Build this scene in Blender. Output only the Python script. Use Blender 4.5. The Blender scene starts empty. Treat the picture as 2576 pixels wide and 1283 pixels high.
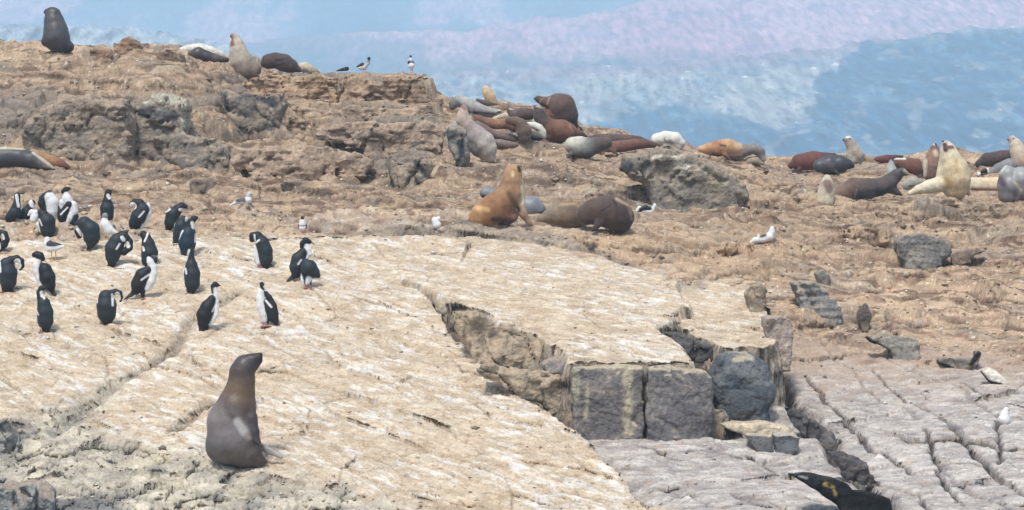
import bpy, math, random
import numpy as np
R = math.radians
FP, VH, UC, CAMZ = 6247.0, 450.0, 1288.0, 4.0     # lens in picture units, row of eye level, centre column, camera height

# ---------------------------------------------------------------- camera, sky, sun, exposure
sc = bpy.context.scene
cam = bpy.data.cameras.new('camera'); co = bpy.data.objects.new('camera', cam)
sc.collection.objects.link(co); sc.camera = co
co.location = (0, 0, CAMZ); co.rotation_euler = (R(90), 0, 0)
cam.sensor_width = 36; cam.lens = 36 * FP / 2576
cam.shift_y = (VH - 641.5) / 2576
HAZE = 0.0008
cam.clip_start = 0.5; cam.clip_end = 30000
w = bpy.data.worlds.new('World'); sc.world = w; w.use_nodes = True
nt = w.node_tree; bg = nt.nodes['Background']
SUN_EL, SUN_ROT = R(58), R(200)
sky = nt.nodes.new('ShaderNodeTexSky'); sky.sky_type = 'NISHITA'; sky.sun_disc = False
sky.sun_elevation = SUN_EL; sky.sun_rotation = SUN_ROT
hsv = nt.nodes.new('ShaderNodeHueSaturation'); hsv.inputs['Saturation'].default_value = 0.35
nt.links.new(sky.outputs[0], hsv.inputs['Color']); nt.links.new(hsv.outputs[0], bg.inputs[0])
bg.inputs[1].default_value = 0.135
sl = bpy.data.lights.new('sun', 'SUN'); sl.energy = 2.5; sl.angle = R(10); sl.color = (1.0, 0.95, 0.87)
so = bpy.data.objects.new('sun', sl); sc.collection.objects.link(so)
so.rotation_euler = (R(90) - SUN_EL, 0, R(180) - SUN_ROT)   # light comes over the camera's left shoulder
sc.view_settings.view_transform = 'Standard'; sc.view_settings.look = 'None'
sc.view_settings.gamma = 1; sc.view_settings.exposure = 0.74; sc.view_settings.use_curve_mapping = False
sc.cycles.volume_bounces = 1; sc.cycles.max_bounces = 6

# ---------------------------------------------------------------- helpers
def lin(c):
    c = np.asarray(c, float) / 255.0
    return np.where(c <= 0.04045, c / 12.92, ((c + 0.055) / 1.055) ** 2.4)
ALB = 0.72       # picture colour -> surface colour (the photograph is exposed bright)
def alb(c, k=ALB): return lin(c) * k

rng = np.random.RandomState(7)
PERM = rng.permutation(256); PERM = np.concatenate([PERM] * 3)
G3 = rng.normal(size=(256, 3)); G3 /= np.linalg.norm(G3, axis=1)[:, None]
G2 = np.stack([np.cos(np.arange(256) * 2.39996), np.sin(np.arange(256) * 2.39996)], 1).astype(np.float32)
def perlin2(x, y):
    x = np.asarray(x, np.float32); y = np.asarray(y, np.float32)
    fx = np.floor(x); fy = np.floor(y); xi = fx.astype(np.int32) & 255; yi = fy.astype(np.int32) & 255
    xf = x - fx; yf = y - fy
    u = xf**3 * (xf * (xf * 6 - 15) + 10); v = yf**3 * (yf * (yf * 6 - 15) + 10)
    p0 = PERM[xi]; p1 = PERM[xi + 1]
    def g(p, b, a):
        h = PERM[p + yi + b]; return G2[h, 0] * (xf - a) + G2[h, 1] * (yf - b)
    a0 = g(p0, 0, 0); a0 += u * (g(p1, 0, 1) - a0); a1 = g(p0, 1, 0); a1 += u * (g(p1, 1, 1) - a1)
    return (a0 + v * (a1 - a0)) * 1.45
def perlin(x, y, z=None):
    if z is None: return perlin2(x, y)
    x = np.asarray(x, float); y = np.asarray(y, float)
    z = np.zeros_like(x) + 0.37 if z is None else z
    xi = np.floor(x).astype(int); yi = np.floor(y).astype(int); zi = np.floor(z).astype(int)
    xf, yf, zf = x - xi, y - yi, z - zi
    xi &= 255; yi &= 255; zi &= 255
    u = xf**3 * (xf * (xf * 6 - 15) + 10); v = yf**3 * (yf * (yf * 6 - 15) + 10); t = zf**3 * (zf * (zf * 6 - 15) + 10)
    def g(a, b, c):
        h = G3[PERM[PERM[PERM[xi + a] + yi + b] + zi + c]]
        return h[..., 0] * (xf - a) + h[..., 1] * (yf - b) + h[..., 2] * (zf - c)
    x00 = g(0,0,0) * (1-u) + g(1,0,0) * u; x10 = g(0,1,0) * (1-u) + g(1,1,0) * u
    x01 = g(0,0,1) * (1-u) + g(1,0,1) * u; x11 = g(0,1,1) * (1-u) + g(1,1,1) * u
    y0 = x00 * (1-v) + x10 * v; y1 = x01 * (1-v) + x11 * v
    return (y0 * (1-t) + y1 * t) * 1.6
def fbm(x, y, z=None, o=4, g=0.5):
    s = 0; a = 1; n = 0
    for i in range(o):
        f = 2.03 ** i
        s = s + a * perlin(x * f + 13.7 * i, y * f - 7.1 * i, None if z is None else z * f + 3.3 * i); n += a; a *= g
    return s / n
def ridge(x, y, o=4):
    s = 0; a = 1; n = 0
    for i in range(o):
        f = 2.1 ** i
        s = s + a * (1 - 2 * np.abs(perlin(x * f + 5.2 * i, y * f + 9.4 * i))); n += a; a *= 0.5
    return s / n
def hsh(a, b, k):
    h = np.sin(a * 127.1 + b * 311.7 + k * 74.7) * 43758.5453
    return (h - np.floor(h)).astype(np.float32)
RT = rng.rand(4, 256).astype(np.float32)
def worley(x, y, k=0):
    """cell noise: (gap between the two nearest cells, cell random a, cell random b, offset from the cell centre x, y)"""
    x = np.asarray(x, np.float32); y = np.asarray(y, np.float32)
    xf = np.floor(x); yf = np.floor(y); xi = xf.astype(np.int32); yi = yf.astype(np.int32); xf = x - xf; yf = y - yf
    F1 = np.full(x.shape, 9, np.float32); F2 = F1.copy(); id_ = np.zeros(x.shape, np.int32); ox = F1 * 0; oy = F1 * 0
    for i in (-1, 0, 1):
        p = PERM[((xi + i) & 255)]
        for j in (-1, 0, 1):
            h = PERM[p + ((yi + j + k * 17) & 255)]
            px = i + .05 + .9 * RT[0, h] - xf; py = j + .05 + .9 * RT[1, h] - yf
            d = px * px + py * py; n = d < F1
            F2 = np.where(n, F1, np.minimum(F2, d)); F1 = np.where(n, d, F1)
            id_ = np.where(n, h, id_); ox = np.where(n, -px, ox); oy = np.where(n, -py, oy)
    return np.sqrt(F2) - np.sqrt(F1), RT[2, id_], RT[3, id_], ox, oy
def sstep(a, b, x):
    t = np.clip((x - a) / (b - a), 0, 1); return t * t * (3 - 2 * t)
def seg_d(px, py, pts, closed=False):
    d = np.full(px.shape, 1e9); n = len(pts)
    for i in range(n if closed else n - 1):
        ax, ay = pts[i]; bx, by = pts[(i + 1) % n]
        dx, dy = bx - ax, by - ay
        t = np.clip(((px - ax) * dx + (py - ay) * dy) / (dx * dx + dy * dy + 1e-12), 0, 1)
        d = np.minimum(d, np.hypot(px - ax - t * dx, py - ay - t * dy))
    return d
def poly_sd(px, py, pts):                           # signed distance, negative inside
    d = seg_d(px, py, pts, True); ins = np.zeros(px.shape, bool); n = len(pts)
    for i in range(n):
        ax, ay = pts[i]; bx, by = pts[(i + 1) % n]
        if ay == by: continue
        c = ((ay > py) != (by > py)) & (px < (bx - ax) * (py - ay) / (by - ay) + ax)
        ins ^= c
    return np.where(ins, -d, d)

def tag(o, label=None, cat=None, group=None, kind=None):
    if label: o['label'] = label
    if cat: o['category'] = cat
    if group: o['group'] = group
    if kind: o['kind'] = kind
    return o
def mesh_obj(name, V, F, mat, parent=None, col=None, smooth=True):
    V = np.asarray(V, np.float32); F = np.asarray(F, np.int32)
    me = bpy.data.meshes.new(name); k = F.shape[1]
    me.vertices.add(len(V)); me.vertices.foreach_set('co', V.ravel())
    me.loops.add(F.size); me.loops.foreach_set('vertex_index', F.ravel())
    me.polygons.add(len(F)); me.polygons.foreach_set('loop_start', np.arange(0, F.size, k, dtype=np.int32))
    me.update(calc_edges=True)
    if smooth: me.polygons.foreach_set('use_smooth', np.ones(len(F), bool))
    if col is not None:
        a = me.color_attributes.new('col', 'FLOAT_COLOR', 'POINT')
        a.data.foreach_set('color', np.concatenate([col, np.ones((len(V), 1))], 1).astype(np.float32).ravel())
    me.materials.append(mat)
    o = bpy.data.objects.new(name, me); sc.collection.objects.link(o)
    if parent: o.parent = parent
    return o

def mat_col(name, rough=0.9, spec=0.3, bump=0.3, bscale=30, bdist=0.01, cvar=0.12, cscale=20, stretch=(1, 1, 1), color=None, sheen=0):
    m = bpy.data.materials.new(name); m.use_nodes = True; t = m.node_tree; N = t.nodes; L = t.links
    b = N['Principled BSDF']; b.inputs['Roughness'].default_value = rough
    b.inputs['Specular IOR Level'].default_value = spec
    if sheen: b.inputs['Sheen Weight'].default_value = sheen
    tc = N.new('ShaderNodeTexCoord'); mp = N.new('ShaderNodeMapping'); mp.inputs['Scale'].default_value = stretch
    L.new(tc.outputs['Object'], mp.inputs[0])
    if color is None:
        a = N.new('ShaderNodeVertexColor'); a.layer_name = 'col'; src = a.outputs[0]
    else:
        a = N.new('ShaderNodeRGB'); a.outputs[0].default_value = (*color, 1); src = a.outputs[0]
    n1 = N.new('ShaderNodeTexNoise'); n1.inputs['Scale'].default_value = cscale; n1.inputs['Detail'].default_value = 5
    L.new(mp.outputs[0], n1.inputs[0])
    r = N.new('ShaderNodeMapRange'); r.inputs[1].default_value = 0.3; r.inputs[2].default_value = 0.7
    r.inputs[3].default_value = 1 - cvar; r.inputs[4].default_value = 1 + cvar; L.new(n1.outputs[0], r.inputs[0])
    mx = N.new('ShaderNodeVectorMath'); mx.operation = 'SCALE'; L.new(src, mx.inputs[0]); L.new(r.outputs[0], mx.inputs['Scale'])
    L.new(mx.outputs[0], b.inputs['Base Color'])
    n2 = N.new('ShaderNodeTexNoise'); n2.inputs['Scale'].default_value = bscale; n2.inputs['Detail'].default_value = 4
    L.new(mp.outputs[0], n2.inputs[0])
    bp = N.new('ShaderNodeBump'); bp.inputs['Strength'].default_value = bump; bp.inputs['Distance'].default_value = bdist
    L.new(n2.outputs[0], bp.inputs['Height']); L.new(bp.outputs[0], b.inputs['Normal'])
    return m

def tps(P, Z, lam=1e-3):
    n = len(P); d = np.linalg.norm(P[:, None] - P[None], axis=2)
    K = np.where(d > 0, d * d * np.log(d + 1e-9), 0) + lam * np.eye(n)
    A = np.zeros((n + 3, n + 3)); A[:n, :n] = K; A[:n, n] = 1; A[:n, n+1:] = P; A[n, :n] = 1; A[n+1:, :n] = P.T
    return np.linalg.solve(A, np.concatenate([Z, [0, 0, 0]]))
def tps_eval(P, W, x, y):
    s = W[-3] + W[-2] * x + W[-1] * y
    for (px, py), wi in zip(P, W[:-3]):
        d2 = (x - px) ** 2 + (y - py) ** 2
        s = s + wi * 0.5 * d2 * np.log(d2 + 1e-9)
    return s
# ---------------------------------------------------------------- island bedrock (one sheet, plan heightfield)
def uvy(u, v, y): return ((u - UC) / FP * y, y, -(v - VH) / FP * y)       # heights relative to the camera
ctrl = [uvy(*c) for c in [
 # low ground, front right
 (1500,1350,26.8),(2200,1350,26.8),(2900,1350,26.8),(3400,1300,28),(1700,1283,28),(2100,1283,28),(2576,1283,28),
 (1440,1108,31.8),(1530,1113,31.6),(1620,1113,31.5),(1790,1110,31.6),(1550,1180,30.2),(1700,1180,30.3),(1870,1085,32.3),(2050,1150,31.2),(2300,1100,32),(2576,1050,33.2),(3200,1050,33.2),
 (2000,1000,34.5),(2300,900,37),(2576,880,37.5),(3200,880,37.5),(1990,875,37),(1950,770,39.3),(2200,800,39.5),(2576,780,40.5),(3200,780,40.5),
 (1900,700,41),(2200,700,43),(2576,690,43.5),(3200,700,43),(2100,600,46.5),(2400,560,48),(2576,520,50),(3200,520,50),
 (1650,600,43),(1900,570,46),(1780,650,42),(2080,512,50),(2300,497,52),(2450,492,52),(2576,500,51.5),(2000,450,56),(2300,430,58),(2576,430,58),(3200,430,58),
 (1750,398,60),(1950,418,60),(2300,408,61.5),(2576,404,61.5),(3200,410,61),
 # middle
 (1300,590,41.5),(1450,605,41.5),(1200,572,44),(1400,575,44),(1580,582,43.5),(1600,530,47),(1550,450,51),(1300,440,51),(1450,400,54),(1250,405,53.5),(1600,385,57),(1700,390,58),
 (1150,330,56),(1300,350,56),(1450,350,57),(1300,275,59),(1150,262,59.5),(1430,310,59.5),(1520,345,60),(1600,360,60.5),
 # left
 (-700,600,41),(0,600,41),(300,600,41),(600,600,41),(900,598,40.8),(1100,600,40.5),(-700,560,43),(0,560,43),(400,530,45),(800,520,45.5),(1000,500,47),(1100,470,49),
 (0,445,49),(-700,445,49),(0,425,50),(200,430,49.5),(400,435,50),(700,435,50.5),(900,425,51),(1080,400,53),
 (-700,300,53),(0,310,53),(250,330,52),(520,380,52),(200,235,54.5),(450,235,54.5),(600,330,54),(750,330,55),(900,330,55),(1080,330,55.5),
 (560,210,57),(700,290,58),(900,280,58.5),(1040,290,59),(1110,300,58),
 (-700,130,62),(0,127,62),(180,127,63),(330,132,62),(450,145,61),(600,185,59.5),(700,185,61.5),(800,195,62)]]
# hidden ground (x, y, height)
MA, MS = -10.84, 0.247                                                      # main slab plane
def main_z(y): return MA + MS * y
for u, y, d in [(-600,28,.8),(0,28,.8),(700,28,.8),(1300,28,.7),(0,34,.6),(700,34,.6),(1150,33,.7),(400,38,.4),(1000,37.5,.4),(-600,36,.5)]:
    ctrl.append(((u - UC) / FP * y, y, main_z(y) - d))
for u, y, z in [(1400,35,-2.9),(1650,35,-2.8),(1850,35.5,-2.75),(1450,38,-1.9),(1750,38,-1.85),
                (-700,75,.5),(0,75,.5),(600,75,0),(1100,72,0),(1500,72,-.6),(1900,72,-1),(2300,72,-1),(2900,72,-1),(900,66,1.4),(0,66.5,3.2),(-700,66.5,3.1),
                (400,66,2.7),(1300,64,1.2),(1600,65,.6),(2000,66,.2),(2576,66,.2)]:
    ctrl.append(((u - UC) / FP * y, y, z))
ctrl = np.array(ctrl)
CP = ctrl[:, :2]; CW = tps(CP, ctrl[:, 2], 2e-3)

NU, NY = 1400, 1350
us = np.concatenate([np.linspace(-560, -66, 90), np.linspace(-60, 2640, NU - 180), np.linspace(2646, 3140, 90)])
tt = np.linspace(0, 1, NY); ys = 26.2 * (76.0 / 26.2) ** (tt ** 1.0)
cu = np.linspace(us[0], us[-1], 230); cy = ys[::6]
if cy[-1] != ys[-1]: cy = np.append(cy, ys[-1])
CU, CY = np.meshgrid(cu, cy); Bc = tps_eval(CP, CW, (CU - UC) / FP * CY, CY)
# bilinear up-sampling of the smooth base
iu = np.clip(np.searchsorted(cu, us) - 1, 0, len(cu) - 2); fu = (us - cu[iu]) / (cu[iu+1] - cu[iu])
iy = np.clip(np.searchsorted(cy, ys, side='right') - 1, 0, len(cy) - 2); fy = (ys - cy[iy]) / (cy[iy+1] - cy[iy])
A = Bc[:, iu] * (1 - fu) + Bc[:, iu+1] * fu
B0 = A[iy] * (1 - fy)[:, None] + A[iy+1] * fy[:, None]
U, Y = np.meshgrid(us, ys); X = (U - UC) / FP * Y
V0 = VH - B0 / Y * FP                                    # apparent row of the smooth base (used only to name zones)

def plan(pts, a, s):                                     # picture points lying on the plane z = a + s*y -> plan points
    out = []
    for u, v in pts:
        y = -a / (s + (v - VH) / FP); out.append(((u - UC) / FP * y, y))
    return out
nA = fbm(X * 1.1, Y * 1.1, o=5); nB = fbm(X * 3.3 + 40, Y * 3.3, o=4); nC = fbm(X * 0.45 + 9, Y * 0.45 + 4, o=3)
nLo = fbm(X * 1.1, Y * 1.1, o=2)
jag = 0.12 * (worley(X / .5, Y / .5, 11)[1] - .5) + 0.12 * nLo + 0.03 * nB
# blocky joints: cellular steps so that broken edges read as blocks
def cell(x, y, sx, sy, seed=0):
    gx = np.floor(x / sx + 0.35 * perlin(x * .9 + seed, y * .9)); gy = np.floor(y / sy + 0.35 * perlin(x * .9, y * .9 + seed + 7))
    h = np.sin(gx * 127.1 + gy * 311.7 + seed * 74.7) * 43758.5453
    return h - np.floor(h)
blk = cell(X, Y, .42, .5, 1)
wx = X + .10 * nA + .05 * nB; wy = Y + .12 * nB + .06 * nA
wA = worley(wx / 1.5, (wy + .15 * wx) / .8, 1); wB = worley(wx / .55 + 9, (wy + .1 * wx) / .34, 2); wC = worley(wx / .20, (wy - .1 * wx) / .16, 3)
def facet(w_, amp, tilt, crack, cw=.10):
    g, a_, b_, ox, oy = w_
    return amp * (a_ - .5) + tilt * ((b_ - .5) * ox + (a_ * 7 % 1 - .5) * oy) - crack * np.exp(-(g / cw) ** 2)

# brown weathered rock: ledges and rounded strata
zone_slab_pts = [(-900,604),(0,604),(600,604),(1000,596),(1250,606),(1400,640),(1520,690),(1700,760),(1850,800),(1980,840),(2150,880),(2400,900),(3300,900),(3300,1500),(-900,1500)]
wb = sstep(-25, 30, -poly_sd(U + 40 * nA, V0 + 24 * nB, zone_slab_pts) * 1.0)     # 1 inside slab country
wb = 1 - wb
wbc = 1 - sstep(-50, 55, -poly_sd(U, V0, zone_slab_pts) + 70 * nA + 50 * nB)
z = B0.copy()
def terrace(z, h, wgt, warp, sharp=.28):
    q = (z + warp) / h; f = q - np.floor(q)
    g = sstep(.5 - sharp / 2, .5 + sharp / 2, f)
    return z + (g - f) * h * wgt
dip = 0.10 * X
z = terrace(z, .42, .8 * wb, dip * .6 + .40 * nC + .05 * nLo, .42)
z = terrace(z, .15, .5 * wb, dip * .3 + .2 * nC + .05 * nLo, .45)
rough_m = .55 + .45 * sstep(-.2, .25, fbm(X * .35 + 3, Y * .5, o=2))
z = z + wb * rough_m * (facet(wA, .17, .20, .03, .08) + facet(wB, .06, .11, .02) + facet(wC, .018, .04, .006, .12) + 0.05 * ridge(X * .8, Y * 1.9, 4) + .13 * ridge(X * .45 + 2, Y * 1.0 + .3 * X, 2) + 0.02 * fbm(X * 5, Y * 9, o=3))
crag = sstep(-10, 40, -poly_sd(U, V0, [(-900,210),(120,215),(560,225),(1130,200),(1130,480),(560,430),(-900,440)]))
z = z + crag * (0.10 * ridge(X * .9 + 3, Y * .9 + z * 1.2, 4) + facet(wA, .24, .24, .03) + facet(wB, .06, .12, .02))
# grey lower-right pavement: long joints running away to the right
s1 = (X + 0.55 * (Y - 30)); t1 = (Y - 0.4 * X)
def cracks(a, b, fa, fb, width):
    n = perlin(a * fa, b * fb); return np.exp(-(n / width) ** 2)
low = (1 - wb) * sstep(1480, 1620, U + 0 * V0)
cr = cracks(s1 + .25 * nA, t1, .8, .22, .035) ; cr2 = cracks(s1, t1 + .2 * nA, .35, 1.3, .04) * .6
lowcr = low * np.clip(cr * .5 + cr2 * .3, 0, 1)
z = terrace(z, .07, low * .35, .10 * nLo + .12 * s1, .5)
wL = worley(s1 / 1.5 + .1 * nA, t1 / .8 + .15 * nA, 6); wL2 = worley(s1 / .3, t1 / .16, 7)
z = z + low * (facet(wL, .05, .09, .012, .03) + facet(wL2, .012, .02, .008, .12))
z = z - lowcr * .07 + low * (.012 * ridge(s1 * 1.5, t1 * .8, 3) + .012 * nB)

# tilted slabs standing over the low ground
def slab(z, poly, a, s, drop, relief, jg=1.0, face=7.0, direct=False):
    pts = [((u - UC) / FP * y, y) for u, y in poly] if direct else plan(poly, a, s); d = poly_sd(X, Y, pts) + jag * jg
    zs = a + s * Y + relief
    out = np.clip(d, 0, None)
    top = zs - np.where(d > 0, np.minimum(out * face, drop + 0 * out), 0)
    return np.maximum(z, np.where(out < drop / face * 1.0 + .02, top, -99)), d
strk = fbm((X - Y) * .9 + 3, (X + Y) * 3.6, o=4)
plates = np.floor(((X + .7 * Y) * .55 + .35 * nA + .2 * nC) * 2) * .012
wS = worley((X - .9 * Y) / 2.2, (X + 1.1 * Y) / .55, 9); wS2 = worley((X - .9 * Y) / .7 + 4, (X + 1.1 * Y) / .16, 10); wS3 = worley(X / .13, Y / .10, 12)
slabf = facet(wS, .035, .03, .015, .06) + facet(wS2, .012, .016, .006, .1) + facet(wS3, .006, .016, .004, .15)
rel_main = slabf + .05 * nC + .022 * strk + .016 * nB + plates % .05 + .012 * fbm(X * 7, Y * 7, o=2)
ypl = np.clip(-MA / (MS + (1283 - VH) / FP), 0, 99)
main_poly = [(-900,604),(0,604),(700,602),(1050,596),(1190,604),(1130,690),(1085,758),(1122,830),(1180,908),(1345,1030),(1460,1108),(1540,1180),(1640,1283),(1760,1420),(-900,1420)]
z, dM = slab(z, main_poly, MA, MS, 1.0, rel_main, .7)
M2A, M2S = -8.055, .175
m2_poly = [(1010,700),(1110,744),(1220,790),(1330,830),(1410,885),(1435,912),(1625,908),(1790,908),(1748,880),(1645,822),(1720,770),(1700,700),(1500,640),(1200,590),(1000,600)]
rel2 = slabf + .04 * nC + .022 * strk + .02 * nB
z, dM2 = slab(z, m2_poly, M2A, M2S, 1.0, rel2, .8, 3)
m3_poly = [(1640,780),(1700,815),(1790,860),(1830,876),(1930,872),(1955,850),(1930,780),(1900,700),(1700,700)]
z, dM3 = slab(z, m3_poly, -8.22, .175, 1.0, rel2, .7, 6)
# upper cliff ledges at the left skyline
u1_poly = [(570,57.4),(700,57),(850,57.1),(960,56.8),(1095,57.2),(1110,64),(600,64)]
nU = .12 * nLo + .10 * (wA[1] - .5) + .05 * (wB[1] - .5) + .03 * nB
z, dU1 = slab(z, u1_poly, 1.73 - .06 * 57, .06, 1.1, nU, 1.8, 2.5, True)
u2_poly = [(600,59.4),(720,58.7),(840,58.9),(930,58.4),(1070,58.4),(1078,60),(1070,64),(600,64)]
z, dU2 = slab(z, u2_poly, 2.43 - .02 * 58.5, .02, 1.2, nU, 1.8, 3, True)
u3_poly = [(-900,232),(60,236),(300,246),(465,240),(500,300),(570,190),(500,150),(-900,150)]

# fissures in the main slab
def fissure(z, pts, a, s, width, depth, col):
    d = seg_d(X + jag * .6, Y + jag * .4, plan(pts, a, s)); m = np.exp(-(d / width) ** 2)
    return z - m * depth, np.maximum(col, m)
fis = np.zeros_like(z)
z, fis = fissure(z, [(600,735),(480,800),(440,880),(370,925),(280,975),(190,1040),(130,1095)], MA, MS, .10, .10, fis)
z, fis = fissure(z, [(530,1012),(480,1055),(430,1090)], MA, MS, .07, .12, fis)
z, fis = fissure(z, [(1700,820),(1770,880),(1800,925)], M2A, M2S, .16, .55, fis)
z, fis = fissure(z, [(130,1230),(220,1240),(330,1290)], MA, MS, .07, .10, fis)
V1 = VH - z / Y * FP
rub_pts = [(-900,1040),(0,1045),(110,1030),(200,985),(290,945),(318,965),(240,1050),(330,1100),(520,1150),(700,1190),(900,1235),(1080,1300),(900,1500),(-900,1500)]
rub = sstep(-20, 40, -poly_sd(U + 60 * nA, V0 * 0 + VH - main_z(Y) / Y * FP + 40 * nB, rub_pts))
wR = worley(wx / .42, wy / .42, 15); wR2 = worley(wx / .15, wy / .15, 16)
z = z + rub * (.04 * ridge(X * 1.6, Y * 1.6, 4) + facet(wR, .05, .12, .015) + facet(wR2, .015, .04, .006) - .05)
z = z + .010 * fbm(X * 14, Y * 14, o=2) + .006 * wb * perlin(X * 30, Y * 30)
pA, pS = -5.94, .079
for pl, wd, dp in [([(1950,1008),(2060,1085),(2140,1170),(2250,1268)], .10, .34), ([(2378,1073),(2411,1113),(2479,1174),(2519,1214),(2590,1252)], .045, .16), ([(2110,1060),(2194,1133),(2250,1165),(2294,1190)], .03, .10), ([(2330,1100),(2346,1141),(2362,1194),(2399,1238),(2411,1262)], .03, .12),
                   ([(2100,1120),(2145,1161),(2194,1214),(2215,1260)], .03, .10), ([(2505,1080),(2511,1113),(2515,1170)], .03, .10), ([(2300,1230),(2338,1290)], .03, .1), ([(2200,985),(2290,1040),(2370,1070)], .02, .06),
                   ([(1880,1150),(1960,1190),(2040,1190)], .02, .05), ([(1600,1140),(1680,1160),(1760,1165)], .03, .05), ([(2030,1000),(2110,1060),(2170,1120)], .03, .08), ([(2420,1000),(2500,1040),(2600,1060)], .025, .07)]:
    d = seg_d(X + .10 * nA + .05 * nB, Y + .10 * nLo, plan(pl, pA, pS)); mm = np.exp(-(d / wd) ** 2) * (lomask0 if 0 else 1)
    z = z - mm * dp * (z < main_z(Y) + 9) * sstep(1500, 1560, U); lowcr = np.maximum(lowcr, mm * 1.1)
for _ in range(3):                                     # weathering: soften saw-toothed ledge faces
    gs = sstep(.5, 1.3, np.abs(np.gradient(z, axis=0) / np.gradient(Y, axis=0))) * np.clip(wb + crag, 0, 1)
    zb = z.copy(); zb[1:-1, 2:-2] = (z[1:-1, 2:-2] * 2 + z[1:-1, 1:-3] * 2 + z[1:-1, 3:-1] * 2 + z[1:-1, :-4] + z[1:-1, 4:] + z[:-2, 2:-2] + z[2:, 2:-2]) / 10
    z = z + (zb - z) * gs
V1 = VH - z / Y * FP
Z = z + CAMZ

def hit(u, v):
    """first visible bedrock point seen at picture point (u, v); falls back on the skyline"""
    j = int(np.clip(np.searchsorted(us, u), 1, NU - 1)); vc = V1[:, j]
    run = np.minimum.accumulate(vc); k = int(np.argmax(run <= v)) if (run <= v).any() else int(np.argmin(vc))
    return float(ys[k]), float(Z[k, j]), float(vc[k])
def ground_z(x, y):
    i = int(np.clip(np.searchsorted(ys, y), 0, NY - 1)); u = x / y * FP + UC
    return float(Z[i, int(np.clip(np.searchsorted(us, u), 0, NU - 1))])

# --- colour of the rock itself
def C(c): return alb(c)[None, None, :]
def mix(a, b, t): return a * (1 - t[..., None]) + b * t[..., None]
Yc = Y * .7 + Z * 2.6                                  # colour follows the face down as well as back
f1 = fbm(X * 2.2, Yc * 2.2 + 5, o=5); f2 = fbm(X * 11, Yc * 11, o=3); fw = fbm(X * .8 + 31, Y * .8, o=3)
# main slab
def tint(w_, k=0): return (w_[1 + k] - .5)[..., None]
def crackm(w_, cw): return np.exp(-(w_[0] / cw) ** 2)
st = fbm((X - .9 * Y) * 1.0, (X + 1.1 * Y) * 4.6, o=5, g=.62); st2 = fbm((X - .8 * Y) * 3.0 + 9, (X + 1.2 * Y) * 13, o=3, g=.6); fx = fbm(X * 4, Yc * 11, o=3)
sp = perlin((X - .5 * Y) * 7, (X + Y) * 22)
c_slab = mix(C((210,189,163)) + 0 * X[..., None], C((231,214,190)), sstep(-.4, .4, f1 + .6 * fx))
c_slab = mix(c_slab, C((190,163,132)), .7 * sstep(.08, .42, fx - .4 * st + .15 * f2))
c_slab = mix(c_slab, C((248,242,232)), .9 * sstep(.20, .42, st * 1.0 + st2 * .30 + .35 * fw + .06 * sp))
lw = .18 * nLo + .06 * nA
ln1 = 1 - np.abs(perlin((X - .9 * Y + lw) * .45 + 3, (X + 1.15 * Y + lw) * 1.9)) * 2; ln2 = 1 - np.abs(perlin((X - .8 * Y) * .9 + 31, (X + 1.1 * Y + lw) * 3.6 + 7)) * 2
brk = fbm((X - .9 * Y) * 2.2 + 5, (X + 1.1 * Y) * 5, o=3)
lines = np.maximum(sstep(.80, .97, ln1 + .22 * brk + .12 * f2), .8 * sstep(.84, .98, ln2 + .25 * brk + .15 * f2)) * sstep(-.25, .15, fw + .6 * brk)
c_slab = mix(c_slab, C((253,252,250)), .6 * lines)
c_slab = mix(c_slab, C((140,116,92)), .6 * sstep(.36, .5, f2 - .3 * st) + .45 * crackm(wS, .03) + .3 * crackm(wS2, .06))
c_slab = c_slab * (1 + .10 * tint(wS) + .12 * tint(wS2) + .22 * tint(wS3))
# brown rock
wBc = worley(wx / .50 + 9, (Yc + .1 * nA) / .30, 21); wCc = worley(wx / .19, Yc / .14 + .2 * nB, 22)
c_br = mix(C((192,165,140)) + 0 * X[..., None], C((217,190,160)), sstep(-.3, .4, f1))
c_br = mix(c_br, C((150,122,106)), .75 * sstep(.0, .45, fbm(X * 1.4 + 3, Yc * 5, o=4)))
c_br = mix(c_br, C((214,192,160)), .7 * sstep(.15, .45, fx))
c_br = mix(c_br, C((198,168,138)), .5 * sstep(.0, .3, fw))
c_br = mix(c_br, C((130,106,94)), .3 * sstep(.25, .5, f2))
gz = fbm(X * .55 + 60, Y * .55 + Z * .3, o=4)
gsel = sstep(.14, .3, gz + .4 * (wA[2] - .5)) ; gsel = np.maximum(gsel, (wA[1] > .86) * .7)
c_br = mix(c_br, C((148,142,136)), .6 * gsel)
c_br = c_br * (1 + .24 * tint(wA) + .20 * tint(wBc) + .18 * tint(wCc, 1))
c_br = mix(c_br, C((92,74,66)), np.clip(.5 * crackm(wA, .04) + .4 * crackm(wBc, .06) + .22 * crackm(wCc, .09), 0, .8))
c_br = mix(c_br, C((240,230,210)), sstep(.58, .66, perlin(X * 9, Yc * 12)))
# bedding colour: wandering thin dark seams and paler lips that paint in ledge shade
def bedl(h, warp, seed):
    q = (B0 * 1.0 + dip * .5 + warp + .045 * perlin(X * 2.3 + seed, Y * 2.3) + .30 * (Y - 50) * .12) / h; f = q - np.floor(q)
    k = sstep(-.30, .10, fbm(X * .9 + seed, Y * 1.6, o=3)); return (1 - sstep(.06, .20, np.abs(f - .12))) * k, sstep(.6, .95, f) * k
d1, l1 = bedl(.20, .34 * nC + .10 * nLo, 3.0); d2, l2 = bedl(.085, .20 * nC + .10 * nLo + .02 * nA, 17.0)
c_br = mix(c_br, C((232,206,176)), np.clip(.38 * l1 + .25 * l2, 0, 1))
c_br = mix(c_br, C((104,80,70)), np.clip(.62 * d1 + .42 * d2, 0, .8))
c_br = c_br * (1 - .15 * sstep(42, 46, Y + 2 * nA + 1.5 * nC) * (1 - .5 * sstep(56, 60, Y)))[..., None]
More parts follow.
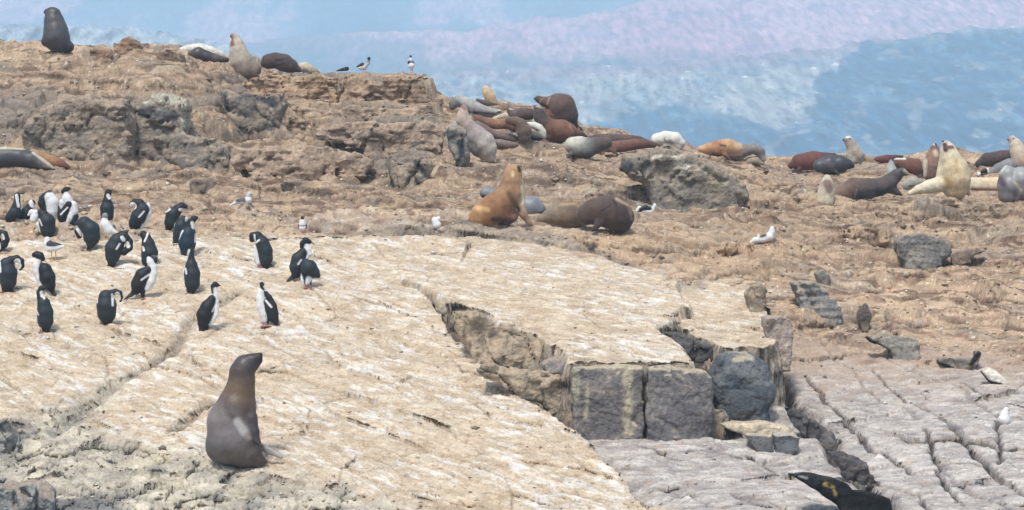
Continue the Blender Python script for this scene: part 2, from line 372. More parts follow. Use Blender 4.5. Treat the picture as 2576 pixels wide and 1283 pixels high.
# yellow lip of the slab country
tan = np.exp(-((V0 - 650) / 70) ** 2) * sstep(900, 1300, U) * (1 - sstep(1900, 2100, U))
c_br = mix(c_br, C((212,182,148)), .4 * tan)
# grey pavement
c_lo = mix(C((190,182,176)) + 0 * X[..., None], C((224,216,208)), sstep(-.3, .4, fbm(s1 * 2, t1 * 5, o=4)))
c_lo = mix(c_lo, C((160,152,150)), .75 * sstep(.0, .5, f1))
c_lo = mix(c_lo, C((190,158,134)), .55 * sstep(.0, .4, fx - .1))
c_lo = mix(c_lo, C((150,144,144)), .55 * sstep(.15, .4, fbm(s1 * 4, t1 * 9, o=3)))
c_lo = mix(c_lo, C((240,236,230)), sstep(.3, .5, st2))
c_lo = c_lo * (1 + .16 * tint(wL) + .18 * tint(wL2))
c_lo = mix(c_lo, C((84,76,78)), np.clip(lowcr * .8 + .32 * crackm(wL, .03) * sstep(-.1, .3, nA) + .2 * crackm(wL2, .06), 0, 1))
lomask = sstep(-10, 20, np.minimum(np.minimum(dM, dM2), dM3) * 100) 
rightness = sstep(1400, 1500, U)
c_low = mix(c_slab, c_lo, rightness)
# upper part of the pavement browner
brn = (1 - sstep(850, 1040, V1 + 60 * nA + 40 * nB)) * sstep(1850, 2000, U)
c_low = mix(c_low, C((190,162,138)), .8 * brn)
col = mix(c_slab, c_low, lomask)
col = mix(col, c_br, wbc)
# rubble faces
gxm = np.gradient(Z, axis=0) / (np.gradient(Y, axis=0) + 1e-9)
steep = sstep(1.0, 2.2, np.abs(gxm)) * np.where(Y < 41, 1, .55)
f3 = fbm(X * 2.5, Y * 2.5, Z * 6, o=4)
c_rk = mix(C((138,128,118)) + 0 * X[..., None], C((188,172,152)), sstep(-.3, .4, f3 + f2))
c_rk = mix(c_rk, C((92,86,86)), .7 * sstep(.05, .35, fbm(X * 1.5 + 5, Y * 2, Z * 14, o=3)))
nearedge = sstep(-.02, .05, dM2) * (1 - sstep(.6, .9, dM2)) * lomask * (U < 1850) * (V1 < 1100)
col = mix(col, c_rk, np.clip(steep * .9 + nearedge * .8, 0, 1))
col = mix(col, c_rk, np.clip(fis, 0, 1) * .8)
c_ru = mix(C((186,178,164)) + 0 * X[..., None], C((218,208,188)), sstep(-.3, .3, f1))
c_ru = mix(c_ru, C((138,136,132)), .8 * sstep(.1, .4, fbm(X * 1.9 + 8, Y * 1.9, o=4)))
c_ru = mix(c_ru, C((206,192,160)), .5 * sstep(.2, .5, fw))
dk = sstep(.15, .5, nC + .6 * nA + .5 * sstep(1170, 1283, V1) * (1 - sstep(250, 420, U)) + .4 * (1 - sstep(30, 120, U)))
c_ru = mix(c_ru, C((110,112,118)), .75 * dk)
c_ru = c_ru * (1 + .3 * tint(wR) + .3 * tint(wR2)); c_ru = mix(c_ru, C((60,56,58)), np.clip(.4 * crackm(wR, .04) + .25 * crackm(wR2, .06), 0, .7))
col = mix(col, c_ru, rub)
# cliff greys at left
cg = crag * sstep(-.05, .3, fbm(X * .5 + 2, Z * .7 + 5, o=3) + .1)
col = mix(col, mix(C((152,142,132)) + 0 * X[..., None], C((126,118,114)), sstep(-.2, .3, f1)), cg * .7)
# rock colour is darkened in small hollows
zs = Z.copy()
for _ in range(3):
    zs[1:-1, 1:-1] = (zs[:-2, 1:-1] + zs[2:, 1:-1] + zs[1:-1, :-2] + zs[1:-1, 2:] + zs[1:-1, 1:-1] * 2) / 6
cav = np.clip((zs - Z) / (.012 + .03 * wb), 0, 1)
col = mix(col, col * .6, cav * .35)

# bedding: on steep faces the layers stand in and out, so cliffs show ledges rather than flutes
sl_ = sstep(.45, 1.4, np.abs(gxm)) * (1 - .35 * wb)
q1 = (Z + .10 * X * wb) / .17 + .8 * nC + .5 * nLo; q2 = Z / .06 + 1.2 * nLo + .5 * nA
lay = (hsh(np.floor(q1), 0 * q1, 3) - .5) * .20 + (hsh(np.floor(q2), 0 * q2, 5) - .5) * .07 + .10 * fbm(X * 2.2, Z * 5 + 3, o=3)
Y2 = Y + sl_ * lay; X2 = X + sl_ * .05 * fbm(X * 3 + 7, Z * 9, o=3)
idx = np.arange(NU * NY).reshape(NY, NU)
F = np.stack([idx[:-1, :-1], idx[:-1, 1:], idx[1:, 1:], idx[1:, :-1]], -1).reshape(-1, 4)
m_rock = mat_col('bedrock', rough=.95, spec=.15, bump=.8, bscale=22, bdist=.03, cvar=.16, cscale=28)
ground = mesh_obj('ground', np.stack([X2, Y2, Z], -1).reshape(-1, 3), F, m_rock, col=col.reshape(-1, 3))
tag(ground, kind='structure')

# sea around the island
m_sea = mat_col('sea', rough=.12, spec=.5, bump=.6, bscale=.35, bdist=.3, cvar=.1, cscale=.1, color=(.03, .07, .09))
g = np.linspace(-1, 1, 60); gx, gy = np.meshgrid(np.sign(g) * np.abs(g) ** 3 * 9000, np.sign(g) * np.abs(g) ** 3 * 9000)
ii = np.arange(3600).reshape(60, 60)
sea = mesh_obj('water', np.stack([gx, gy, 0 * gx - 1.4], -1).reshape(-1, 3), np.stack([ii[:-1, :-1], ii[:-1, 1:], ii[1:, 1:], ii[1:, :-1]], -1).reshape(-1, 4), m_sea)
tag(sea, kind='structure')

# ---------------------------------------------------------------- hills across the channel
def hill(name, crest, y0, y1, v_base, colf, nu=1000, ny=330, rough=6):
    hu = np.linspace(-900, crest[-1][0], nu); cv = np.interp(hu, [c[0] for c in crest], [c[1] for c in crest])
    t = np.linspace(0, 1, ny)
    HU, T = np.meshgrid(hu, t); Yh = y0 + (y1 - y0) * T
    vv = np.maximum(v_base, cv + 5)[None, :] + (cv[None, :] - np.maximum(v_base, cv + 5)[None, :]) * T ** .9
    Xh = (HU - UC) / FP * Yh; Zh = -(vv - VH) / FP * Yh
    s = (y1 - y0) / 3.0
    sh = Xh + .55 * (Yh - y0)
    Zh = Zh + rough * (fbm(sh / s * 6, Yh / s * 1.6, o=5) * .8 + .6 * ridge(sh / s * 5 + 3, Yh / s * 1.1, 4)) * (0.25 + T)
    vr = VH - Zh / Yh * FP
    c = colf(HU, vr, Xh, Zh * 1.5)
    # close the back so the hill is a solid mass
    Xb = Xh[-1:] * 1.25; Yb = Yh[-1:] * 1.3; Zb = Yb * 0 - 30
    Xh = np.vstack([Xh[:1], Xh, Xb]); Yh = np.vstack([Yh[:1], Yh, Yb]); Zh = np.vstack([Zh[:1] * 0 - 40, Zh, Zb]); c = np.concatenate([c[:1], c, c[-1:]], 0)
    k = np.arange(nu * (ny + 2)).reshape(ny + 2, nu)
    Fh = np.stack([k[:-1, :-1], k[:-1, 1:], k[1:, 1:], k[1:, :-1]], -1).reshape(-1, 4)
    o = mesh_obj(name, np.stack([Xh, Yh, Zh + CAMZ], -1).reshape(-1, 3), Fh, m_hill, col=c.reshape(-1, 3))
    return tag(o, kind='structure')
m_hill = mat_col('hillside', rough=1, spec=.05, bump=.6, bscale=.09, bdist=6, cvar=.5, cscale=.16, stretch=(1.2, .03, .8))
def L(c): return lin(c)[None, None, :]
def blob(u, v, pts, soft):
    return sstep(-soft, soft, -poly_sd(u, v, pts))
HEATH, FOREST, GRASS, PALE, BLUE = (206,168,174), (48,90,112), (150,164,150), (248,240,230), (44,92,124)
def c_far(u, v, x, y):
    n = fbm(x / 260, y / 420, o=5); n2 = fbm(x / 60, y / 90, o=3)
    c = mix(L(BLUE) + 0 * x[..., None], L((110,150,160)), sstep(-.3, .4, n))
    uu = u + 90 * n; v_ = v + 18 * n2
    p = np.exp(-((v_ - (20 + .03 * u)) / 14) ** 2) * sstep(.0, .3, n2 + n) + np.exp(-((v_ - (95 + .02 * u)) / 16) ** 2) * sstep(-.2, .2, n)
    p = np.clip(p + blob(uu, v_, [(-900,-60),(250,-60),(180,25),(60,60),(-900,60)], 15) * .8, 0, 1)
    p = np.maximum(p, .7 * sstep(.05, .35, n + .5 * n2))
    c = mix(c, L((222,176,186)), p * .8)
    return c * (1 + .5 * fbm(x / 25, y / 50, o=4) + .4 * n2)[..., None]
def c_mid(u, v, x, y):
    n = fbm(x / 160, y / 300, o=5); n2 = fbm(x / 30, y / 60, o=3)
    c = mix(L(HEATH) + 0 * x[..., None], L((200,150,160)), sstep(-.2, .4, n))
    low = sstep(120, 175, v + 26 * n2 + 30 * n - .02 * (u - 1300))
    c = mix(c, L((84,100,96)), low * .8)
    c = mix(c, L(FOREST), .7 * low * sstep(.0, .3, n2))
    g = blob(u + 60 * n, v + 20 * n, [(450,92),(800,80),(1060,100),(1060,175),(700,190),(400,170)], 18)
    c = mix(c, L((74,96,108)), .7 * g)
    c = mix(c, L((150,130,150)), .5 * sstep(.1, .3, fbm((x + y) / 60 + 4, (y - .3 * x) / 26, o=5)))
    return c * (1 + .2 * n2 + .15 * fbm(x / 9, y / 12, o=3) + .2 * perlin(x / 4, y / 3.5))[..., None]
def c_near(u, v, x, y):
    n = fbm(x / 90, y / 120, o=6, g=.6); n2 = fbm(x / 14, y / 14, o=4, g=.6); n3 = fbm(x / 40 + 7, y / 50, o=4)
    fine = .55 * perlin(x / 2.6, y / 2.2) + .45 * perlin(x / 1.2, y / 1.1)
    c = mix(L((158,160,156)) + 0 * x[..., None], L((172,172,164)), sstep(-.3, .4, n3))
    c = mix(c, L((122,140,142)), .5 * sstep(.1, .35, n))
    uu = u + 85 * n3 + 50 * n2 + 10 * fine; vv = v + 22 * n + 22 * n2 + 5 * fine
    f = np.maximum.reduce([blob(uu, vv, [(1480,318),(1600,280),(1720,262),(1860,300),(1990,330),(2020,420),(1800,410),(1600,370)], 9),
                           blob(uu, vv, [(2050,190),(2180,110),(2400,80),(3500,40),(3500,520),(1960,520),(1900,330),(2040,300)], 9),
                           .8 * blob(uu, vv, [(1000,215),(1180,205),(1420,225),(1500,250),(1200,262),(1000,255)], 9) * sstep(0, .2, n2),
                           .7 * sstep(.34, .44, n2 + .25 * n) * (1 - blob(u, v, [(-900,300),(1300,300),(1300,600),(-900,600)], 30))])
    glade = sstep(.18, .30, fbm(x / 24 + 9, (y - .4 * x) / 18, o=4)) * .45
    f = f * (1 - glade * (u > 1900))
    c = mix(c, L((52,90,116)), f) * (1 + (.12 + .40 * f) * fine)[..., None]
    top = blob(u + 120 * n + 30 * n2, v + 30 * n3 + 16 * n2, [(900,150),(1400,120),(1900,90),(2300,60),(2300,110),(2000,150),(1700,188),(1300,196),(900,205)], 14)
    c = mix(c, L((150,124,134)), .7 * top * (1 - f))
    m1 = fbm((x + .9 * y) / 34 + 2, (y - .25 * x) / 17, o=6, g=.62)
    c = mix(c, L((92,118,140)), .62 * sstep(-.02, .28, m1) * (1 - .6 * f)); c = mix(c, L((150,140,150)), .5 * sstep(.05, .3, fbm(x / 45 + 30, y / 20, o=5)) * (1 - f))
    c = mix(c, L((112,142,156)), .45 * f * sstep(.05, .25, m1 + .2 * fine))
    dots = sstep(.34, .42, perlin(x / 3, y / 3) * .9 + .4 * perlin(x / 1.5, y / 1.5)) * sstep(-.1, .1, n3); c = mix(c, L((34,64,96)), .6 * dots * (1 - f))
    return mix(c, L(PALE), .8 * sstep(.46, .52, fbm(x / 7 + 50, y / 5, o=3)) * (1 - f * .7))
def c_isl(u, v, x, y):
    n = fbm(x / 14, y / 14, o=5); n2 = fbm(x / 5, y / 7, o=4)
    c = mix(L((140,152,160)) + 0 * x[..., None], L((176,184,188)), sstep(-.2, .3, n2))
    return mix(c, L((110,124,136)), .7 * sstep(0, .4, n))
hill('far_mountain', [(-900,-70),(1288,-80),(3500,-80)], 2500, 3100, 190, c_far, rough=16)
hill('heath_ridge', [(-900,118),(0,112),(400,100),(560,112),(640,118),(700,100),(860,90),(1040,84),(1180,82),(1300,62),(1420,46),(1560,28),(1660,0),(1800,-40),(2300,-70),(3500,-70)], 1650, 2300, 300, c_mid, rough=6)
hill('green_slope', [(-900,300),(600,260),(900,222),(1060,196),(1300,178),(1500,176),(1800,160),(1950,140),(2150,118),(2300,96),(2576,70),(3500,10)], 1050, 1550, 468, c_near, rough=5)
hill('pale_islet', [(-900,64),(0,66),(110,68),(200,70),(330,74),(420,90),(520,106),(600,128),(660,150),(760,190),(900,260)], 900, 1000, 300, c_isl, rough=2.2)

# ---------------------------------------------------------------- the air
hz = bpy.data.materials.new('haze'); hz.use_nodes = True; hz.node_tree.nodes.remove(hz.node_tree.nodes['Principled BSDF'])
pv = hz.node_tree.nodes.new('ShaderNodeVolumePrincipled'); pv.inputs['Color'].default_value = (.58, .79, 1.0, 1)
pv.inputs['Density'].default_value = HAZE; pv.inputs['Anisotropy'].default_value = 0.0
hz.node_tree.links.new(pv.outputs[0], hz.node_tree.nodes['Material Output'].inputs['Volume'])
a, b, zt, zb = 4300, 4300, 300, -60
hv = [(-a,-b,zb),(a,-b,zb),(a,b,zb),(-a,b,zb),(-a,-b,zt),(a,-b,zt),(a,b,zt),(-a,b,zt)]
ho = mesh_obj('haze', hv, [(0,3,2,1),(4,5,6,7),(0,1,5,4),(1,2,6,5),(2,3,7,6),(3,0,4,7)], hz, smooth=False)
tag(ho, kind='stuff')
# ---------------------------------------------------------------- solid shapes from distance fields
def surfnet(Fv, org, h):
    nx, ny, nz = Fv.shape; S = Fv < 0
    c = [(i, j, k) for i in (0, 1) for j in (0, 1) for k in (0, 1)]
    sub = lambda A, o: A[o[0]:nx - 1 + o[0], o[1]:ny - 1 + o[1], o[2]:nz - 1 + o[2]]
    cnt = sum(sub(S, o).astype(np.int8) for o in c); act = (cnt > 0) & (cnt < 8)
    I = np.argwhere(act); ids = np.full(act.shape, -1, np.int64); ids[tuple(I.T)] = np.arange(len(I))
    val = {o: Fv[I[:, 0] + o[0], I[:, 1] + o[1], I[:, 2] + o[2]] for o in c}
    acc = np.zeros((len(I), 3)); n = np.zeros(len(I))
    for a in c:
        for ax in range(3):
            if a[ax]: continue
            b = tuple(1 if q == ax else a[q] for q in range(3)); fa, fb = val[a], val[b]
            m = (fa < 0) != (fb < 0); t = np.where(m, fa / np.where(m, fa - fb, 1), 0)
            p = np.array(a, float)[None] + 0 * acc; p[:, ax] += t; acc += p * m[:, None]; n += m
    V = org + (I + acc / n[:, None]) * h; Fs = []
    for ax in range(3):
        sl0 = [slice(1, -1)] * 3; sl1 = [slice(1, -1)] * 3; sl0[ax] = slice(0, -1); sl1[ax] = slice(1, None)
        A0, A1 = S[tuple(sl0)], S[tuple(sl1)]; E = np.argwhere(A0 != A1)
        if not len(E): continue
        fl = A0[tuple(E.T)]; o = np.ones(3, int); o[ax] = 0; E = E + o
        b, d = [q for q in range(3) if q != ax]
        def cell_(db, dd):
            Q = E.copy(); Q[:, b] -= db; Q[:, d] -= dd; return ids[tuple(Q.T)]
        q = np.stack([cell_(1, 1), cell_(0, 1), cell_(0, 0), cell_(1, 0)], 1)
        if ax == 1: fl = ~fl
        q[~fl] = q[~fl][:, ::-1]; Fs.append(q)
    return V, np.concatenate(Fs)

def frame(name):
    x0, y0, s = {'F1': (0, 0, 2.566), 'F2': (1000, 0, 2.566), 'F3': (2000, 200, 2.566), 'F4': (3027, 300, 2.566), 'F5': (0, 500, 2.566),
                 'F6': (0, 900, 2.566), 'F7': (900, 850, 2.566), 'F8': (600, 1350, 2.333), 'FM': (1700, 500, 2.566), 'FP': (1700, 300, 3.666),
                 'FG': (3300, 500, 3.543), 'FU': (900, 200, 2.566), 'FR': (2900, 700, 2.138), 'FQ': (2300, 850, 2.566), 'FT': (3027, 1200, 1.592),
                 'P': (0, 0, .6397)}[name]
    k = .6397
    return lambda u, v: ((x0 + u / s) * k, (y0 + v / s) * k), k / s

def animal(name, fr, base, chains, mat, voxel, smooth=.10, sink=.35, paints=(), parent=None, soft=.15, y_add=0, noise=0, lump=1, desat=.2, report=True, lift=None):
    """one continuous body grown round chains of (u, v, radius, colour[, depth]) ; sizes are turned into metres at the spot it rests on"""
    T, sc_ = frame(fr); bu, bv = T(*base); y0, gz_, vv = hit(bu, bv)
    if report and abs(vv - bv) > 8: print('BASE MISS', name, fr, base, 'want', round(bv), 'got', round(vv))
    m = y0 / FP * sc_                                         # metres per unit
    rmax = max(n[2] for ch in chains for n in ch[1:])
    dy = sink * rmax * m + y_add; y0c = y0 + dy; m = y0c / FP * sc_
    # local picture units -> local metres, origin at the base point
    X0 = (bu - UC) / FP * y0c; Z0 = CAMZ - (bv - VH) / FP * y0c
    prims = []
    for ch in chains:
        flat = ch[0]; nodes = ch[1:]
        if len(nodes) == 1: nodes = [nodes[0], nodes[0]]
        for a, b in zip(nodes[:-1], nodes[1:]):
            pa = np.array([(a[0] - base[0]) * m, (a[4] if len(a) > 4 else 0) * m, -(a[1] - base[1]) * m])
            pb = np.array([(b[0] - base[0]) * m, (b[4] if len(b) > 4 else 0) * m, -(b[1] - base[1]) * m])
            prims.append((pa, pb, a[2] * m, b[2] * m, flat, lin(a[3]), lin(b[3])))
    lo = np.min([np.minimum(p[0] - p[2] * np.array([1, max(p[4], 1), 1]), p[1] - p[3] * np.array([1, max(p[4], 1), 1])) for p in prims], 0) - 3 * voxel
    hi = np.max([np.maximum(p[0] + p[2] * np.array([1, max(p[4], 1), 1]), p[1] + p[3] * np.array([1, max(p[4], 1), 1])) for p in prims], 0) + 3 * voxel
    nn = np.ceil((hi - lo) / voxel).astype(int) + 1
    gx, gy, gz = [(lo[q] + np.arange(nn[q]) * voxel).astype(np.float32) for q in range(3)]
    G = (gx[:, None, None], gy[None, :, None], gz[None, None, :])
    def dist(p, Q):
        pa, pb, ra, rb, fl, ca, cb = p; d = pb - pa; L2 = (d * d).sum() + 1e-12
        t = np.clip(((Q[0] - pa[0]) * d[0] + (Q[1] - pa[1]) * d[1] + (Q[2] - pa[2]) * d[2]) / L2, 0, 1)
        rr = np.sqrt((Q[0] - pa[0] - t * d[0]) ** 2 + ((Q[1] - pa[1] - t * d[1]) / fl) ** 2 + (Q[2] - pa[2] - t * d[2]) ** 2)
        return rr - (ra + t * (rb - ra)), t
    kk = smooth * rmax * m; D = None
    for p in prims:
        d, _ = dist(p, G)
        if D is None: D = d; continue
        h = np.clip(.5 + .5 * (D - d) / kk, 0, 1); D = D * (1 - h) + d * h - kk * h * (1 - h)
    D = D + .045 * rmax * m * fbm(G[0] / (rmax * m) * 1.3 + bu + 0 * D, G[1] / (rmax * m) * 1.3 + 0 * D, G[2] / (rmax * m) * 1.3 + 0 * D, o=2) * lump
    V, Fc = surfnet(D, lo, voxel)
    # surface colour: from the nearest limbs
    Q = (V[:, 0], V[:, 1], V[:, 2]); ds = []; cs = []
    for p in prims:
        d, t = dist(p, Q); ds.append(d); cs.append(p[5][None] * (1 - t[:, None]) + p[6][None] * t[:, None])
    ds = np.array(ds); wgt = np.exp(-(ds - ds.min(0)) / (soft * rmax * m)); wgt /= wgt.sum(0)
    col_ = (np.array(cs) * wgt[..., None]).sum(0)
    uu = V[:, 0] / m + base[0]; vv_ = -V[:, 2] / m + base[1]
    for pt in paints:
        (a0, a1, b0, b1, r, cc) = pt[:6]; sf = pt[6] if len(pt) > 6 else 3
        d = seg_d(uu, vv_, [(a0, a1), (b0 + .01, b1)]); front = (V[:, 1] < .25 * rmax * m) if len(pt) < 8 else 1
        t = sstep(-sf, sf, r - d) * front
        col_ = col_ * (1 - t[:, None]) + lin(cc)[None] * t[:, None]
    if noise:
        col_ = col_ * (1 + noise * fbm(V[:, 0] * 5 + y0, V[:, 1] * 5, V[:, 2] * 5, o=3))[:, None]
    gy_ = col_ @ np.array([.3, .59, .11]); col_ = col_ + (gy_[:, None] * np.array([1.04, 1.0, .95]) - col_) * desat
    o = mesh_obj(name, V, Fc, mat, parent, col=np.clip(col_ * ANK, .004, .82))
    o.location = (X0, y0c, Z0) if parent is None else (0, 0, 0)
    return o, (X0, y0c, Z0), m
ANK = .70

def part_cone(name, parent, a, b, ra, rb, mat, n=10):
    a, b = np.array(a, float), np.array(b, float); d = b - a; d /= np.linalg.norm(d) + 1e-9
    s = np.cross(d, [0, 1, .1]); s /= np.linalg.norm(s); t = np.cross(d, s); V = []
    for q, r in ((a, ra), (a * .5 + b * .5, (ra + rb) * .55), (b, rb)):
        for i in range(n):
            an = 2 * math.pi * i / n; V.append(q + r * (math.cos(an) * s + math.sin(an) * t))
    F = [(j * n + i, j * n + (i + 1) % n, (j + 1) * n + (i + 1) % n, (j + 1) * n + i) for j in range(2) for i in range(n)]
    V += [a, b]; F += [(i, 3 * n, 3 * n, (i + 1) % n) for i in range(0)]
    F3 = F + [(2 * n + i, 2 * n + (i + 1) % n, 3 * n + 1, 3 * n + 1) for i in range(n)] + [((i + 1) % n, i, 3 * n, 3 * n) for i in range(n)]
    me = bpy.data.meshes.new(name); me.from_pydata([tuple(v) for v in V], [], [tuple(dict.fromkeys(f)) for f in F3]); me.update()
    for p in me.polygons: p.use_smooth = True
    me.materials.append(mat); o = bpy.data.objects.new(name, me); sc.collection.objects.link(o); o.parent = parent
    return o
def part_foot(name, parent, top, ground, r, mat, toe=(0, -1), size=.05):
    """leg, ankle and webbed pad as one small mesh"""
    V = []; F = []; n = 8; top = np.array(top, float); g = np.array(ground, float)
    for q, rr in ((top, r), (g + [0, 0, .015], r * .7)):
        for i in range(n):
            an = 2 * math.pi * i / n; V.append(q + [rr * math.cos(an), rr * math.sin(an), 0])
    F += [(i, (i + 1) % n, n + (i + 1) % n, n + i) for i in range(n)]
    tx, ty = toe; k = len(V)
    for w_, l_ in ((-.15, -.25), (.15, -.25), (.5, .85), (.2, .8), (0, 1), (-.2, .8), (-.5, .85)):
        for z_ in (0, .014 if l_ < .5 else .006):
            V.append(g + [size * (l_ * tx + w_ * ty), size * (l_ * ty - w_ * tx), z_ - .004])
    m7 = 7
    F += [tuple(k + 2 * i + 1 for i in range(m7)), tuple(k + 2 * i for i in reversed(range(m7)))]
    F += [(k + 2 * i, k + 2 * ((i + 1) % m7), k + 2 * ((i + 1) % m7) + 1, k + 2 * i + 1) for i in range(m7)]
    me = bpy.data.meshes.new(name); me.from_pydata([tuple(v) for v in V], [], F); me.update(); me.materials.append(mat)
    o = bpy.data.objects.new(name, me); sc.collection.objects.link(o); o.parent = parent; return o
def part_ball(name, parent, c, r, mat, sq=(1, 1, 1)):
    V = []; F = []; n, k = 12, 8
    for j in range(k + 1):
        th = math.pi * j / k
        for i in range(n):
            an = 2 * math.pi * i / n; V.append((c[0] + r * sq[0] * math.sin(th) * math.cos(an), c[1] + r * sq[1] * math.sin(th) * math.sin(an), c[2] + r * sq[2] * math.cos(th)))
    F = [(j * n + i, j * n + (i + 1) % n, (j + 1) * n + (i + 1) % n, (j + 1) * n + i) for j in range(k) for i in range(n)]
    return mesh_obj(name, V, F, mat, parent)

m_fur = mat_col('fur', rough=.75, spec=.25, bump=.5, bscale=26, bdist=.02, cvar=.2, cscale=11, sheen=.15)
m_wet = mat_col('damp_fur', rough=.45, spec=.45, bump=.35, bscale=30, bdist=.015, cvar=.14, cscale=9)
m_fea = mat_col('feathers', rough=.6, spec=.35, bump=.5, bscale=45, bdist=.006, cvar=.12, cscale=40, stretch=(1, 1, .35))
m_blk = mat_col('black_skin', rough=.3, spec=.6, bump=.1, color=(.008, .008, .01))
m_pink = mat_col('pink_foot', rough=.7, color=(.34, .14, .13))
m_gfoot = mat_col('orange_foot', rough=.7, color=(.55, .22, .10))
m_beak = mat_col('horn_beak', rough=.5, color=(.10, .08, .07))
m_beakr = mat_col('red_beak', rough=.5, color=(.40, .08, .05))

# ---------------------------------------------------------------- loose and broken rocks
m_stone = mat_col('stone', rough=.92, spec=.2, bump=1, bscale=14, bdist=.05, cvar=.26, cscale=16)
ROCKB = np.array([1.34, 1.30, 1.25])
G_ROCK = 'loose and broken rocks on the island'
def rock(name, label, poly, y, thick, c1, c2, voxel=.03, rnd=.10, amp=.05, strata=.0, joints=.0, paints=(), top=None, cat='rock', back=.75, group=G_ROCK, topcol=None, root=.35, fac=.35):
    """solid stone: outline (picture points) at its own distance y, given real thickness, rounded, fractured and weathered"""
    cu_, cv_ = np.mean([p[0] for p in poly]), max(p[1] for p in poly)
    X0, Z0 = (cu_ - UC) / FP * y, CAMZ - (cv_ - VH) / FP * y; m = y / FP
    pts = [((u - cu_) * m, -(v - cv_) * m) for u, v in poly]
    A = np.array(pts); lo = np.array([A[:, 0].min() - .12, -.15, A[:, 1].min() - .12 - root]); hi = np.array([A[:, 0].max() + .12, thick + .15, A[:, 1].max() + .12])
    nn = np.ceil((hi - lo) / voxel).astype(int) + 1
    gx, gy, gz = [lo[q] + np.arange(nn[q]) * voxel for q in range(3)]
    cx, cz = A.mean(0)
    GX, GY, GZ = np.meshgrid(gx, gy, gz, indexing='ij')
    j2 = fbm(GX[:, 0, :] * 2.2 + cu_, GZ[:, 0, :] * 2.2, o=3) * amp * 1.2
    zq = A[:, 1].min() + .22 * (A[:, 1].max() - A[:, 1].min()); Zc = GZ[:, 0, :]
    Zc = np.where(Zc < zq, zq - .12 * (zq - Zc), Zc) if root else Zc
    D2 = np.maximum(poly_sd(GX[:, 0, :], Zc, pts), (A[:, 1].min() - root) - GZ[:, 0, :]) + j2
    tt_ = np.clip(GY / thick, 0, 1); shrink = (1 - back) * .25 * tt_ * (A.max(0) - A.min(0)).max()
    D2 = D2[:, None, :] + shrink
    # front face is not flat: it bulges and is broken
    n3 = fbm(GX * 1.4 + cu_, GY * 1.4 + y, GZ * 1.6 + cv_, o=4)
    Dy = np.abs(GY - thick / 2) - thick / 2 + .10 * n3
    dx = D2 + rnd; dy = Dy + rnd
    D = np.minimum(np.maximum(dx, dy), 0) + np.sqrt(np.maximum(dx, 0) ** 2 + np.maximum(dy, 0) ** 2) - rnd
    D = D + amp * n3 + amp * .5 * fbm(GX * 5, GY * 5 + cu_, GZ * 5, o=2)
    if strata:
        q = GZ / .11 + .9 * fbm(GX * .8, GY * .8, GZ * .8 + cu_, o=2) + .3 * GX; D = D + strata * np.abs((q - np.floor(q)) - .5) * 2 * .6
    if joints:
        n4 = perlin(GX * 1.7 + cv_, GY * 1.7, GZ * 1.3); D = D + joints * np.exp(-(n4 / .05) ** 2)
        n5 = perlin(GX * 3.1 + 9, GY * 3.1 + cv_, GZ * .7 + 3); D = D + joints * .6 * np.exp(-(n5 / .05) ** 2)
    # angular fracture: many flat chipped faces
    near = np.abs(D) < .22; qx, qy, qz = GX[near], GY[near], GZ[near]
    for sc3, am in ((.42, .11), (.17, .045)):
        best = np.full(qx.shape, 9.0); val_ = np.zeros(qx.shape)
        ax_, ay_, az_ = qx / sc3 + cu_, qy / sc3 + cv_, qz / (sc3 * .75)
        xi, yi, zi = np.floor(ax_), np.floor(ay_), np.floor(az_)
        for i in (-1, 0, 1):
            for j in (-1, 0, 1):
                for k in (-1, 0, 1):
                    h1 = hsh(xi + i, yi + j, (zi + k) * 1.7); h2 = hsh(xi + i, yi + j, (zi + k) * 1.7 + 5); h3 = hsh(xi + i, yi + j, (zi + k) * 1.7 + 9)
                    px, py, pz = xi + i + .1 + .8 * h1 - ax_, yi + j + .1 + .8 * h2 - ay_, zi + k + .1 + .8 * h3 - az_
                    d = px * px + py * py + pz * pz; n_ = d < best; best = np.where(n_, d, best)
                    val_ = np.where(n_, (h1 - .5) + .8 * ((h2 - .5) * px + (h3 - .5) * pz + (h1 * 5 % 1 - .5) * py), val_)
        D[near] += am * fac * val_
    V, Fc = surfnet(D, lo, voxel)
    a = fbm(V[:, 0] * 1.6 + cu_, V[:, 1] * 1.6, V[:, 2] * 2.4, o=4); b = fbm(V[:, 0] * 7, V[:, 1] * 7 + cu_, V[:, 2] * 9, o=3)
    t = sstep(-.35, .35, a + .5 * b)[:, None]; cc = (lin(c1) * (1 - t) + lin(c2) * t) * ROCKB
    t = (.5 * sstep(.25, .5, b))[:, None]; cc = cc * (1 - t) + lin((max(c1[0]-45,20), max(c1[1]-45,20), max(c1[2]-42,20))) * t
    uu = V[:, 0] / m + cu_; vv_ = -V[:, 2] / m + cv_
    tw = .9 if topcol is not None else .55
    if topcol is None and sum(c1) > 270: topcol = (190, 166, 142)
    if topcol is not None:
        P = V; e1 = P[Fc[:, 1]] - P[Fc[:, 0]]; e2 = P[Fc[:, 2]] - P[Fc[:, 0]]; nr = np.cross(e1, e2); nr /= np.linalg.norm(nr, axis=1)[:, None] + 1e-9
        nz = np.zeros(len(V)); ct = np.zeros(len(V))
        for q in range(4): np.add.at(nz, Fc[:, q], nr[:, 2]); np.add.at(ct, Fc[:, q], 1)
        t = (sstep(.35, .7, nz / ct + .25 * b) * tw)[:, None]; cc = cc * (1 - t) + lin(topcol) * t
    for pt in paints:
        (a0, a1, b0, b1, r, pc) = pt[:6]; sf = pt[6] if len(pt) > 6 else r * .5
        d = seg_d(uu, vv_, [(a0, a1), (b0 + .01, b1)]) + r * .7 * b
        t = (sstep(-sf, sf, r - d))[:, None]; cc = cc * (1 - t) + lin(pc) * t
